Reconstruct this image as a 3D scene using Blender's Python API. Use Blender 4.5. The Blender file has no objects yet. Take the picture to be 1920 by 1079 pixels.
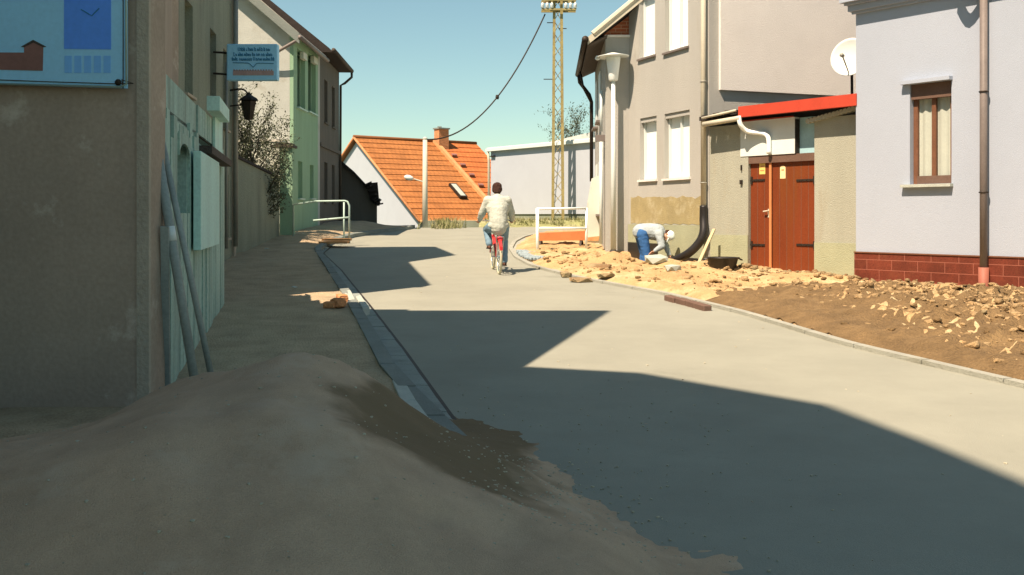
import bpy, bmesh, math, random
from mathutils import Vector, Matrix, Quaternion, noise
V = Vector
random.seed(7)
sc = bpy.context.scene
C = sc.collection
# ------------------------------------------------------------------ camera, sky, sun, exposure
EYE, F, CX, CY = 1.55, 1900.0, 960.0, 405.0
cam = bpy.data.cameras.new("camera"); camo = bpy.data.objects.new("camera", cam); C.objects.link(camo)
camo.location = (0, 0, EYE); camo.rotation_euler = (math.pi/2, 0, 0)
cam.sensor_width = 36; cam.lens = 36*F/1920; cam.shift_y = -(539.5-CY)/1920; cam.clip_start = .05; cam.clip_end = 3000
sc.camera = camo
SUN = V((.42, .50, -1)).normalized()
sd = bpy.data.lights.new("sun", 'SUN'); sd.energy = 5.0; sd.angle = math.radians(.5); sd.color = (1, .77, .575)
so = bpy.data.objects.new("sun", sd); C.objects.link(so); so.rotation_euler = SUN.to_track_quat('-Z', 'Y').to_euler()
w = bpy.data.worlds.new("World"); sc.world = w; w.use_nodes = True
nt = w.node_tree; bg = nt.nodes['Background']
sky = nt.nodes.new('ShaderNodeTexSky'); sky.sky_type = 'NISHITA'; sky.sun_disc = False
sky.sun_elevation = math.asin(-SUN.z); sky.sun_rotation = math.atan2(-SUN.x, -SUN.y)
sky.air_density = 1.0; sky.dust_density = .5; sky.ozone_density = 1.0
tint = nt.nodes.new('ShaderNodeMix'); tint.data_type = 'RGBA'; tint.blend_type = 'MULTIPLY'; tint.inputs[0].default_value = 1
tint.inputs[7].default_value = (.89, .98, .80, 1)
nt.links.new(sky.outputs[0], tint.inputs[6]); nt.links.new(tint.outputs[2], bg.inputs[0]); bg.inputs[1].default_value = .072
sc.view_settings.view_transform = 'Standard'; sc.view_settings.look = 'None'; sc.view_settings.gamma = 1
sc.view_settings.exposure = 1.04
sc.cycles.max_bounces = 6

# ------------------------------------------------------------------ terrain profile
PR = [(-40,-.3),(-10,-.06),(0,0),(5,.03),(9,.13),(14,.30),(18.8,.47),(24,.70),(30,.95),(34,1.08),(37,1.12),(40,.95),(43,.4),(50,-1.1),(60,-2.2),(100,-6),(400,-14),(1500,-30)]
PRR = [(-40,-.3),(-10,-.06),(0,0),(5,.03),(9,.13),(14,.30),(18.8,.47),(24,.70),(30,.95),(34,1.08),(36,1.12),(38,1.3),(45,1.35),(60,0),(100,-6),(400,-14),(1500,-30)]
def lerp_t(T, y):
    if y <= T[0][0]: return T[0][1]
    for i in range(len(T)-1):
        (a, u), (b, v) = T[i], T[i+1]
        if y <= b:
            if b > 50: return u+(v-u)*(y-a)/(b-a)
            def sl(k):
                if k <= 0 or k >= len(T)-1: k = min(max(k,1),len(T)-2)
                return (T[k+1][1]-T[k-1][1])/(T[k+1][0]-T[k-1][0])
            h = b-a; t = (y-a)/h; m0, m1 = sl(i)*h, sl(i+1)*h
            return (2*t**3-3*t*t+1)*u+(t**3-2*t*t+t)*m0+(-2*t**3+3*t*t)*v+(t**3-t*t)*m1
    return T[-1][1]
def ss(a, b, x):
    t = min(1, max(0, (x-a)/(b-a))); return t*t*(3-2*t)
_c = {}
def prof(X, Y):
    k = round(Y, 3)
    if k not in _c: _c[k] = (lerp_t(PR, Y), lerp_t(PRR, Y))
    a, b = _c[k]
    s = ss(-1.8, .6, X)
    return a+(b-a)*s + .16*ss(23, 28, Y)*ss(-4.3, -5.4, X)*(1-ss(36, 44, Y))
def at(px, py, Y): return V(((px-CX)/F*Y, Y, EYE-(py-CY)/F*Y))
def G(px, py, off=0.):
    a, b = 1.5, 60.
    def f(Y):
        p = at(px, py, Y); return p.z-(prof(p.x, p.y)+off)
    y = 1.5
    while y < 60 and f(y) > 0: y += .05
    return at(px, py, y)

# ------------------------------------------------------------------ materials
def srgb(r, g, b):
    f = lambda c: ((c/255)/12.92 if c/255 <= .04045 else ((c/255+.055)/1.055)**2.4)
    return (f(r), f(g), f(b))
def mat(name, col, rough=.85, var=.12, scale=3., bump=.15, bscale=60., stain=None, sth=.58, ssc=1.2, metal=0., uvbrick=None, spec=.3, streak=False):
    m = bpy.data.materials.new(name); m.use_nodes = True; t = m.node_tree; N = t.nodes; L = t.links
    b = N['Principled BSDF']; b.inputs['Roughness'].default_value = rough; b.inputs['Metallic'].default_value = metal
    b.inputs['Specular IOR Level'].default_value = spec
    tc = N.new('ShaderNodeTexCoord'); src = tc.outputs['Object']
    if streak:
        mp = N.new('ShaderNodeMapping'); mp.inputs['Scale'].default_value = (1, 1, .18); L.new(src, mp.inputs[0]); src2 = mp.outputs[0]
    else: src2 = src
    n1 = N.new('ShaderNodeTexNoise'); n1.inputs['Scale'].default_value = scale; n1.inputs['Detail'].default_value = 6; n1.inputs['Roughness'].default_value = .65
    L.new(src2, n1.inputs['Vector'])
    def mix(fac, A, B, mode='MIX'):
        x = N.new('ShaderNodeMix'); x.data_type = 'RGBA'; x.blend_type = mode
        for s, v in ((0, fac), (6, A), (7, B)):
            if hasattr(v, 'is_output'): L.new(v, x.inputs[s])
            elif s == 0: x.inputs[0].default_value = v
            else: x.inputs[s].default_value = (*v[:3], 1)
        return x.outputs[2]
    mr = N.new('ShaderNodeMapRange'); mr.inputs[1].default_value = .3; mr.inputs[2].default_value = .7; L.new(n1.outputs['Fac'], mr.inputs[0])
    c = mix(mr.outputs[0], [x*(1-var) for x in col], [min(1, x*(1+var)) for x in col])
    n2 = N.new('ShaderNodeTexNoise'); n2.inputs['Scale'].default_value = bscale; n2.inputs['Detail'].default_value = 4; L.new(src, n2.inputs['Vector'])
    mr2 = N.new('ShaderNodeMapRange'); mr2.inputs[3].default_value = 1-var*.8; mr2.inputs[4].default_value = 1+var*.8; mr2.inputs[1].default_value = .25; mr2.inputs[2].default_value = .75
    L.new(n2.outputs['Fac'], mr2.inputs[0]); c = mix(1., c, mr2.outputs[0], 'MULTIPLY')
    if stain:
        n3 = N.new('ShaderNodeTexNoise'); n3.inputs['Scale'].default_value = ssc; n3.inputs['Detail'].default_value = 8; n3.inputs['Roughness'].default_value = .7
        mp3 = N.new('ShaderNodeMapping'); mp3.inputs['Location'].default_value = (7.3, 2.1, 4.4); L.new(src2, mp3.inputs[0]); L.new(mp3.outputs[0], n3.inputs['Vector'])
        r3 = N.new('ShaderNodeMapRange'); r3.inputs[1].default_value = sth-.06; r3.inputs[2].default_value = sth+.08; L.new(n3.outputs['Fac'], r3.inputs[0])
        c = mix(r3.outputs[0], c, stain)
    hsrc = n2.outputs['Fac']
    if uvbrick:
        bw, bh, mort, col2, mcol = uvbrick
        uvn = tc.outputs['UV']; bt = N.new('ShaderNodeTexBrick'); L.new(uvn, bt.inputs['Vector'])
        bt.inputs['Scale'].default_value = 1; bt.inputs['Brick Width'].default_value = bw; bt.inputs['Row Height'].default_value = bh; bt.inputs['Mortar Size'].default_value = mort
        bt.inputs['Mortar Smooth'].default_value = .3
        L.new(c, bt.inputs['Color1']); c2 = mix(1., c, [col2/1.]*3, 'MULTIPLY'); L.new(c2, bt.inputs['Color2'])
        if mcol is None: c3 = mix(1., c, [.45]*3, 'MULTIPLY'); L.new(c3, bt.inputs['Mortar'])
        else: bt.inputs['Mortar'].default_value = (*mcol, 1)
        c = bt.outputs['Color']
    L.new(c, b.inputs['Base Color'])
    if bump:
        bp = N.new('ShaderNodeBump'); bp.inputs['Strength'].default_value = min(1, bump*2); bp.inputs['Distance'].default_value = .01*bump*6
        L.new(hsrc, bp.inputs['Height']); L.new(bp.outputs[0], b.inputs['Normal'])
    return m
def glassmat(name, tintc=(.02, .025, .03), fac=.25):
    m = bpy.data.materials.new(name); m.use_nodes = True; t = m.node_tree; N = t.nodes; L = t.links
    N.remove(N['Principled BSDF']); o = N['Material Output']
    a = N.new('ShaderNodeBsdfTransparent'); g = N.new('ShaderNodeBsdfGlossy'); g.inputs['Roughness'].default_value = .04
    lw = N.new('ShaderNodeLayerWeight'); pw_ = N.new('ShaderNodeMath'); pw_.operation = 'POWER'; pw_.inputs[1].default_value = 5; ml = N.new('ShaderNodeMath'); ml.operation = 'MULTIPLY_ADD'; ml.inputs[1].default_value = .9; ml.inputs[2].default_value = .045
    x = N.new('ShaderNodeMixShader'); L.new(lw.outputs['Facing'], pw_.inputs[0]); L.new(pw_.outputs[0], ml.inputs[0])
    L.new(ml.outputs[0], x.inputs[0]); L.new(a.outputs[0], x.inputs[1]); L.new(g.outputs[0], x.inputs[2]); L.new(x.outputs[0], o.inputs[0])
    return m
M = {}
M['asphalt'] = mat('asphalt', (0.266, 0.278, 0.232), .9, .09, .9, .22, 150, stain=(0.207, 0.219, 0.181), sth=.68, ssc=.55)
M['gutter'] = mat('gutter_concrete', (0.25, 0.293, 0.272), .9, .14, 2.5, .3, 70, stain=(0.16, 0.184, 0.169), sth=.62)
M['kerb'] = mat('kerb_concrete', (0.2, 0.23, 0.212), .9, .16, 2, .3, 60)
M['kerb_pale'] = mat('pale_concrete', (0.4, 0.443, 0.399), .85, .12, 5, .25, 60)
M['edging'] = mat('edging_concrete', (0.315, 0.328, 0.284), .9, .12, 3, .3, 60, stain=(0.25, 0.253, 0.206), sth=.6)
M['pave'] = mat('trodden_earth', (0.423, 0.337, 0.22), .95, .22, 2.2, .5, 45, stain=(0.462, 0.4, 0.271), sth=.6, ssc=.9)
M['dirt'] = mat('orange_dirt', (0.479, 0.327, 0.161), .95, .22, 1.6, .7, 38, stain=(0.561, 0.474, 0.278), sth=.56, ssc=1.1)
M['clod'] = mat('clod', (0.34, 0.235, 0.117), .95, .3, 6, .6, 40, stain=(0.42, 0.316, 0.171), sth=.55, ssc=4)
M['grit'] = mat('grit', (0.4, 0.38, 0.29), .95, .3, 9, .2, 40)
M['soil'] = mat('brown_soil', (0.185, 0.124, 0.058), .95, .25, 3, .8, 40, stain=(0.246, 0.168, 0.079), sth=.58, ssc=2)
M['rubble'] = mat('rubble', (0.282, 0.225, 0.125), .95, .3, 3, .6, 30, stain=(0.205, 0.122, 0.057), sth=.52, ssc=2)
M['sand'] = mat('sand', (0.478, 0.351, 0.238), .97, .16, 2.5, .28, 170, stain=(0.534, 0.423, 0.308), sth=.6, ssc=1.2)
M['ground'] = mat('ground', (0.13, 0.161, 0.085), .95, .3, .4, .3, 8)
M['grass'] = mat('dry_grass', (0.24, 0.253, 0.109), .95, .35, 1.5, .5, 30, stain=(0.4, 0.38, 0.242), sth=.55)
M['cobble'] = mat('cobble', (0.27, 0.345, 0.375), .85, .2, 6, .4, 30)
M['brownwall'] = mat('brown_plaster', (0.37, 0.302, 0.237), .92, .13, 1.0, .16, 30, stain=(.56, .50, .42), sth=.63, ssc=2.2)
M['brownwall2'] = mat('dark_plaster', (0.227, 0.259, 0.202), .92, .15, 1.5, .4, 30, stain=(0.171, 0.189, 0.158), sth=.6, ssc=1.5, streak=True)
M['greyband'] = mat('corner_render', (0.395, 0.353, 0.282), .9, .1, 2, .3, 40)
M['teal'] = mat('teal_board', (0.323, 0.468, 0.41), .8, .22, 2.6, .25, 30, stain=(0.204, 0.264, 0.221), sth=.6, ssc=1.6, streak=True)
M['tealpale'] = mat('pale_teal_board', (0.491, 0.726, 0.656), .75, .12, 2, .2, 30, streak=True)
M['darkwood'] = mat('dark_wood', (0.07, 0.058, 0.048), .85, .2, 4, .3, 40, streak=True)
M['green'] = mat('green_render', (0.262, 0.417, 0.282), .9, .1, 2, .25, 50, stain=(0.211, 0.335, 0.228), sth=.62, streak=True)
M['cream'] = mat('cream_render', (0.431, 0.463, 0.434), .9, .10, 1.2, .25, 40, stain=(0.342, 0.348, 0.302), sth=.58)
M['annex'] = mat('white_annex', (0.58, 0.621, 0.544), .9, .08, 2, .2, 40)
M['greyhouse'] = mat('grey_render', (0.12, 0.11, 0.095), .9, .15, 2, .3, 40, streak=True)
M['palesheet'] = mat('pale_roofing', (0.55, 0.54, 0.472), .8, .06, 2, .1, 30)
M['darktile'] = mat('dark_tile', (.055, .045, .04), .85, .25, 5, .3, 30, uvbrick=(.25, .3, .02, .7, None))
M['orangetile'] = mat('orange_tile', (0.38, 0.151, 0.045), .8, .16, 1.1, .2, 12, uvbrick=(.24, .33, .012, .86, None))
M['orangetile2'] = mat('faded_orange_tile', (0.48, 0.149, 0.042), .8, .14, 1.1, .2, 12, uvbrick=(.24, .33, .012, .88, None))
M['white'] = mat('white_render', (0.411, 0.461, 0.52), .85, .03, 1.5, .15, 60)
M['white2'] = mat('white_house_render', (0.356, 0.414, 0.5), .85, .035, .8, .2, 90)
M['whitepaint'] = mat('white_paint', (0.62, 0.69, 0.678), .5, .04, 4, .05, 60)
M['concrete'] = mat('pole_concrete', (0.52, 0.54, 0.46), .85, .1, 3, .2, 50)
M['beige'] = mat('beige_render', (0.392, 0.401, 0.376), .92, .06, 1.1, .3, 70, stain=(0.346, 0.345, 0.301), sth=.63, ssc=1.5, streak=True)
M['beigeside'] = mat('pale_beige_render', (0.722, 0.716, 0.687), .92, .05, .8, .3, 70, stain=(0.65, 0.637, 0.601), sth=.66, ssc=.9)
M['ochre'] = mat('ochre_render', (0.332, 0.349, 0.291), .92, .10, 1.5, .3, 60, stain=(0.312, 0.3, 0.23), sth=.6, ssc=1.5, streak=True)
M['patch'] = mat('stained_render', (0.32, 0.276, 0.145), .92, .16, 2.5, .3, 60, stain=(0.44, 0.402, 0.266), sth=.56, ssc=2.2)
M['plinthgreen'] = mat('grey_green_plinth', (0.33, 0.356, 0.242), .92, .08, 2, .3, 60)
M['redbrick'] = mat('red_tile_plinth', (0.135, 0.031, 0.017), .6, .3, 3, .15, 50, uvbrick=(.46, .165, .005, .82, (.30, .11, .075)), stain=(0.174, 0.051, 0.025), sth=.62, ssc=3)
M['brickred'] = mat('brick_gable', (0.38, 0.115, 0.054), .85, .15, 3, .3, 30, uvbrick=(.25, .08, .01, .8, (.4, .25, .16)))
M['redpaint'] = mat('red_fascia', (0.46, 0.057, 0.03), .6, .10, 2, .08, 40)
M['door'] = mat('brown_door', (0.167, 0.037, 0.011), .5, .14, 2.2, .15, 40, stain=(0.167, 0.048, 0.011), sth=.58, ssc=1.2, streak=True)
M['doortrim'] = mat('orange_trim', (0.55, 0.218, 0.085), .6, .1, 3, .1, 40)
M['header'] = mat('door_header', (0.13, 0.081, 0.06), .7, .15, 3, .15, 40)
M['iron'] = mat('dark_iron', (.035, .028, .022), .6, .3, 20, .2, 60, metal=.4)
M['rust'] = mat('rusty_steel', (0.281, 0.242, 0.1), .8, .25, 2.5, .2, 30, stain=(0.17, 0.108, 0.04), sth=.6, ssc=2)
M['zinc'] = mat('zinc', (0.28, 0.287, 0.254), .6, .12, 3, .05, 40, metal=.3)
M['palezinc'] = mat('pale_pipe', (0.5, 0.483, 0.387), .6, .1, 3, .05, 40)
M['brownpipe'] = mat('brown_pipe', (0.17, 0.149, 0.139), .55, .12, 3, .05, 40)
M['blackrubber'] = mat('black_rubber', (.014, .013, .013), .45, .2, 5, .1, 30, spec=.5)
M['frame_brown'] = mat('brown_frame', (0.16, 0.075, 0.042), .5, .15, 6, .1, 40)
M['curtain'] = mat('curtain', (0.46, 0.506, 0.448), .9, .05, 3, .05, 30)
M['blind'] = mat('white_blind', (0.84, 0.92, 0.92), .8, .02, 3, .02, 30)
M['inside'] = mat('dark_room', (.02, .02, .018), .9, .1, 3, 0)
M['glass'] = glassmat('window_glass')
M['signblue'] = mat('sign_cyan', (0.33, 0.68, 0.95), .45, .06, 1.2, 0, 30)
M['signdeep'] = mat('sign_blue', (0.11, 0.32, 0.95), .5, .06, 2, 0, 30)
M['signmid'] = mat('sign_mid_blue', (0.2, 0.5, 0.95), .5, .05, 2, 0, 30)
M['signbrown'] = mat('sign_brown', (0.25, 0.13, 0.11), .6, .1, 4, 0, 30)
M['signink'] = mat('sign_ink', (0.03, 0.2, 0.38), .5, .1, 8, 0, 30)
M['signrose'] = mat('sign_rose', (0.42, 0.3, 0.29), .6, .12, 8, 0, 30)
M['alu'] = mat('aluminium_edge', (.30, .42, .38), .4, .08, 4, 0, 30, metal=.3)
M['wood'] = mat('raw_wood', (0.45, 0.391, 0.242), .85, .15, 4, .2, 40, streak=True)
M['orangewood'] = mat('orange_board', (0.5, 0.276, 0.121), .8, .18, 4, .2, 40)
M['orangered'] = mat('orange_red_board', (0.5, 0.184, 0.067), .6, .12, 3, .1, 40)
M['bark'] = mat('bark', (0.05, 0.048, 0.036), .95, .3, 8, .5, 40)
M['leaf'] = mat('leaf', (0.055, 0.069, 0.036), .8, .4, 3, 0, 30)
M['polegrey'] = mat('grey_green_pole', (0.27, 0.31, 0.29), .6, .15, 3, .05, 40)
M['railpale'] = mat('pale_rail', (0.42, 0.575, 0.52), .55, .1, 4, .05, 40)
M['skin'] = mat('skin', (0.5, 0.299, 0.206), .6, .08, 20, .05, 100)
M['hair'] = mat('brown_hair', (0.055, 0.023, 0.015), .7, .3, 25, .5, 90)
M['jacket'] = mat('grey_jacket', (0.43, 0.471, 0.423), .85, .10, 9, .25, 40)
M['shirt'] = mat('grey_shirt', (0.33, 0.397, 0.43), .9, .12, 9, .25, 40)
M['jeans'] = mat('pale_jeans', (0.16, 0.265, 0.351), .9, .15, 8, .2, 120)
M['jeansblue'] = mat('blue_jeans', (0.035, 0.121, 0.315), .9, .18, 6, .2, 120)
M['cap'] = mat('white_cap', (0.78, 0.885, 0.895), .85, .03, 5, .1, 60)
M['shoe'] = mat('brown_shoe', (0.09, 0.04, 0.024), .6, .15, 8, .1, 40)
M['bikered'] = mat('red_enamel', (0.5, 0.034, 0.036), .35, .08, 5, 0, 30, spec=.6)
M['lampred'] = mat('red_reflector', (0.55, 0.023, 0.036), .25, .05, 5, 0, 30, spec=.7)
M['tyre'] = mat('cream_tyre', (0.5, 0.483, 0.351), .85, .1, 6, .05, 60)
M['chrome'] = mat('chrome', (0.6, 0.69, 0.702), .25, .05, 6, 0, 30, metal=.9)
M['bluecan'] = mat('pale_blue_plastic', (0.34, 0.552, 0.605), .5, .08, 6, 0, 30)
M['sticker'] = mat('yellow_sticker', (0.72, 0.54, 0.169), .7, .1, 20, 0, 30)
M['stickerpale'] = mat('pale_sticker', (0.78, 0.667, 0.363), .7, .1, 20, 0, 30)
M['brick'] = mat('broken_brick', (0.5, 0.23, 0.103), .9, .25, 9, .4, 30)

def glare_free_patch(m):  # sand colour holds a glare haze; this leaves a darker patch without it
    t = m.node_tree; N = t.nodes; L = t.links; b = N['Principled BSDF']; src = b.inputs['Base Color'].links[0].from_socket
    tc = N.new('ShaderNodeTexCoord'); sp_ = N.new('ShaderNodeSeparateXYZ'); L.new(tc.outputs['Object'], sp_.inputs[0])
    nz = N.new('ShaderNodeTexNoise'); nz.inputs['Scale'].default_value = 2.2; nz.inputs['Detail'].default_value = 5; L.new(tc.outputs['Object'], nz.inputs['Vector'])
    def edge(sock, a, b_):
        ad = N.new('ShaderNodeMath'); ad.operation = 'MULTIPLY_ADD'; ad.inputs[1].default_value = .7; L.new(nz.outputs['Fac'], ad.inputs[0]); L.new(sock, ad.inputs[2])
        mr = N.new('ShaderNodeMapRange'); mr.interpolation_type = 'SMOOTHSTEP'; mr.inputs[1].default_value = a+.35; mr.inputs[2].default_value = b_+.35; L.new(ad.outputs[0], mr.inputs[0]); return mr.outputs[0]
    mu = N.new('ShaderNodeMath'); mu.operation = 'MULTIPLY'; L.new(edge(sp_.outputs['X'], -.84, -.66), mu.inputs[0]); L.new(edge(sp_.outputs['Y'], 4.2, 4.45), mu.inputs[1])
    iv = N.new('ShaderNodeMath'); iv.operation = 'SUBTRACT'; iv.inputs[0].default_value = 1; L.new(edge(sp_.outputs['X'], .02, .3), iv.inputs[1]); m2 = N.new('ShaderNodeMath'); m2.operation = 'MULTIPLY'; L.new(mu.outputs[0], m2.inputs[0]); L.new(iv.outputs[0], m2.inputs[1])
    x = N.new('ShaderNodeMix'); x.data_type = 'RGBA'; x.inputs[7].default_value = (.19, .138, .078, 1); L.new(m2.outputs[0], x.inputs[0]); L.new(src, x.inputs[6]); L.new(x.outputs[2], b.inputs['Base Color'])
glare_free_patch(M['sand'])

# ------------------------------------------------------------------ helpers
def rootloc(p):
    while p is not None and p.parent is not None: p = p.parent
    return V(p.location) if p is not None else V((0, 0, 0))
class MB:
    def __init__(s): s.bm = bmesh.new()
    def quad(s, *p):
        try: s.bm.faces.new([s.bm.verts.new(V(q)) for q in p])
        except ValueError: pass
    def box(s, c, size, R=None):
        R = R or Matrix.Identity(3); c = V(c); h = V(size)/2
        v = [s.bm.verts.new(c+R@V((x*h.x, y*h.y, z*h.z))) for x in (-1, 1) for y in (-1, 1) for z in (-1, 1)]
        for f in ((0,1,3,2),(4,6,7,5),(0,4,5,1),(2,3,7,6),(0,2,6,4),(1,5,7,3)): s.bm.faces.new([v[i] for i in f])
    def bar(s, p, q, w, h=None, up=V((0, 0, 1))):
        p, q = V(p), V(q); h = h or w; d = (q-p); L = d.length; d.normalize()
        if abs(d.dot(up)) > .98: up = V((0, 1, 0))
        x = d.cross(up).normalized(); z = x.cross(d)
        R = Matrix((x, d, z)).transposed(); s.box((p+q)/2, (w, L, h), R)
    def prism(s, pts, ext):
        a = [s.bm.verts.new(V(p)) for p in pts]; b = [s.bm.verts.new(V(p)+V(ext)) for p in pts]; n = len(a)
        s.bm.faces.new(a); s.bm.faces.new(b[::-1])
        for i in range(n): s.bm.faces.new((a[i], b[i], b[(i+1) % n], a[(i+1) % n]))
    def tube(s, pts, r, n=8, cap=True, smooth=0):
        pts = [V(p) for p in pts]; rr = r if isinstance(r, (list, tuple)) else [r]*len(pts)
        if smooth:
            o, ro = [], []
            for i in range(len(pts)-1):
                p0, p1, p2, p3 = pts[max(i-1, 0)], pts[i], pts[i+1], pts[min(i+2, len(pts)-1)]
                for k in range(smooth):
                    t = k/smooth
                    o.append(.5*((2*p1)+(p2-p0)*t+(2*p0-5*p1+4*p2-p3)*t*t+(3*p1-p0-3*p2+p3)*t**3)); ro.append(rr[i]*(1-t)+rr[i+1]*t)
            o.append(pts[-1]); ro.append(rr[-1]); pts, rr = o, ro
        rings = []; ref = None
        for i, p in enumerate(pts):
            d = (pts[min(i+1, len(pts)-1)]-pts[max(i-1, 0)]).normalized()
            if ref is None: ref = d.orthogonal().normalized()
            x = (ref-d*ref.dot(d))
            x = x.normalized() if x.length > 1e-5 else d.orthogonal().normalized()
            ref = x; y = d.cross(x)
            rings.append([s.bm.verts.new(p+(x*math.cos(2*math.pi*k/n)+y*math.sin(2*math.pi*k/n))*rr[i]) for k in range(n)])
        for a, b in zip(rings, rings[1:]):
            for k in range(n): s.bm.faces.new((a[k], a[(k+1) % n], b[(k+1) % n], b[k]))
        if cap: s.bm.faces.new(rings[0][::-1]); s.bm.faces.new(rings[-1])
    def lathe(s, c, prof_, n=20, axis=V((0, 0, 1))):
        c = V(c); q = V((0, 0, 1)).rotation_difference(V(axis)); rings = []
        for r, z in prof_:
            rings.append([s.bm.verts.new(c+q@V((r*math.cos(2*math.pi*k/n), r*math.sin(2*math.pi*k/n), z))) for k in range(n)])
        for a, b in zip(rings, rings[1:]):
            for k in range(n): s.bm.faces.new((a[k], a[(k+1) % n], b[(k+1) % n], b[k]))
        s.bm.faces.new(rings[0][::-1]); s.bm.faces.new(rings[-1])
    def torus(s, c, R, r, axis, n=40, k=8):
        c = V(c); q = V((0, 0, 1)).rotation_difference(V(axis))
        P = [c+q@V((R*math.cos(2*math.pi*i/n), R*math.sin(2*math.pi*i/n), 0)) for i in range(n)]
        rings = []
        for i in range(n):
            o = (P[i]-c).normalized(); a = q@V((0, 0, 1))
            rings.append([s.bm.verts.new(P[i]+(o*math.cos(2*math.pi*j/k)+a*math.sin(2*math.pi*j/k))*r) for j in range(k)])
        for i in range(n):
            A, B = rings[i], rings[(i+1) % n]
            for j in range(k): s.bm.faces.new((A[j], A[(j+1) % k], B[(j+1) % k], B[j]))
    def rock(s, c, size, R=None, sub=1, amp=.25, seed=0):
        r = bmesh.ops.create_icosphere(s.bm, subdivisions=sub, radius=1.)
        o = V((seed*3.7, seed*1.3, seed*.7)); R = R or Matrix.Identity(3); sz = V(size)
        for v in r['verts']:
            k = 1+amp*noise.noise(v.co*1.6+o)*2
            p = v.co*k; p = V((max(-.75, min(.75, p.x)), max(-.75, min(.75, p.y)), max(-.7, min(.7, p.z))))
            v.co = V(c)+R@V((p.x*sz.x, p.y*sz.y, p.z*sz.z))
    def build(s, name, m, parent=None, smooth=False, uv=None, bevel=0, kind=None, label=None):
        bm = s.bm
        if bevel:
            bmesh.ops.bevel(bm, geom=[e for e in bm.edges], offset=bevel, segments=1, affect='EDGES', clamp_overlap=True)
        bmesh.ops.recalc_face_normals(bm, faces=bm.faces)
        if uv:
            O, d = uv; O = V(O); d = V(d); l = bm.loops.layers.uv.new('UVMap')
            for f in bm.faces:
                for lp in f.loops: lp[l].uv = ((lp.vert.co-O).dot(d), lp.vert.co.z)
        off = rootloc(parent)
        if off.length: bmesh.ops.translate(bm, verts=bm.verts, vec=-off)
        me = bpy.data.meshes.new(name); bm.to_mesh(me); bm.free()
        mm = m if isinstance(m, bpy.types.Material) else M[m]; me.materials.append(mm)
        if smooth:
            for p in me.polygons: p.use_smooth = True
        o = bpy.data.objects.new(name, me); C.objects.link(o)
        if parent is not None: o.parent = parent
        if kind: o['kind'] = kind
        if label: o['label'] = label
        return o
def empty(name, loc, label, cat, group=None):
    o = bpy.data.objects.new(name, None); C.objects.link(o); o.location = loc; o.empty_display_size = .2
    o['label'] = label; o['category'] = cat
    if group: o['group'] = group
    return o
def tag(o, label, cat, group=None, kind=None):
    o['label'] = label; o['category'] = cat
    if group: o['group'] = group
    if kind: o['kind'] = kind
    return o
class Frame:
    """vertical wall plane: origin O (x,y), unit direction d, outward normal n"""
    def __init__(s, O, d, n): s.O = V((O[0], O[1], 0)); s.d = V((d[0], d[1], 0)).normalized(); s.n = V((n[0], n[1], 0)).normalized()
    def P(s, t, z, out=0.): return s.O+s.d*t+s.n*out+V((0, 0, z))
    def t(s, px, out=0.):
        a = (px-CX)/F; O = s.O+s.n*out; return (a*O.y-O.x)/(s.d.x-a*s.d.y)
    def z(s, px, py, out=0.):
        Y = s.P(s.t(px, out), 0, out).y; return EYE-(py-CY)/F*Y
    def R(s): return Matrix((s.d, -s.n, V((0, 0, 1)))).transposed()
    def box(s, mb, t0, t1, z0, z1, o0, o1):
        mb.box(s.P((t0+t1)/2, (z0+z1)/2, (o0+o1)/2), (abs(t1-t0), abs(o1-o0), abs(z1-z0)), s.R())
    def wall(s, mb, t0, t1, z0, z1, thick=.3, holes=(), depth=.16):
        ts = sorted(set([t0, t1]+[h[0] for h in holes]+[h[1] for h in holes])); zs = sorted(set([z0, z1]+[h[2] for h in holes]+[h[3] for h in holes]))
        for a, b in zip(ts, ts[1:]):
            for c, d in zip(zs, zs[1:]):
                m = ((a+b)/2, (c+d)/2)
                if any(h[0] < m[0] < h[1] and h[2] < m[1] < h[3] for h in holes): continue
                for o in (0, -thick): mb.quad(s.P(a, c, o), s.P(b, c, o), s.P(b, d, o), s.P(a, d, o))
        for (a, b, c, d) in list(holes)+[(t0, t1, z0, z1)]:
            q = [(a, c), (b, c), (b, d), (a, d)]
            for i in range(4):
                u, v = q[i], q[(i+1) % 4]; mb.quad(s.P(*u, 0), s.P(*v, 0), s.P(*v, -thick), s.P(*u, -thick))
        bmesh.ops.remove_doubles(mb.bm, verts=mb.bm.verts, dist=.0005)
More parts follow.
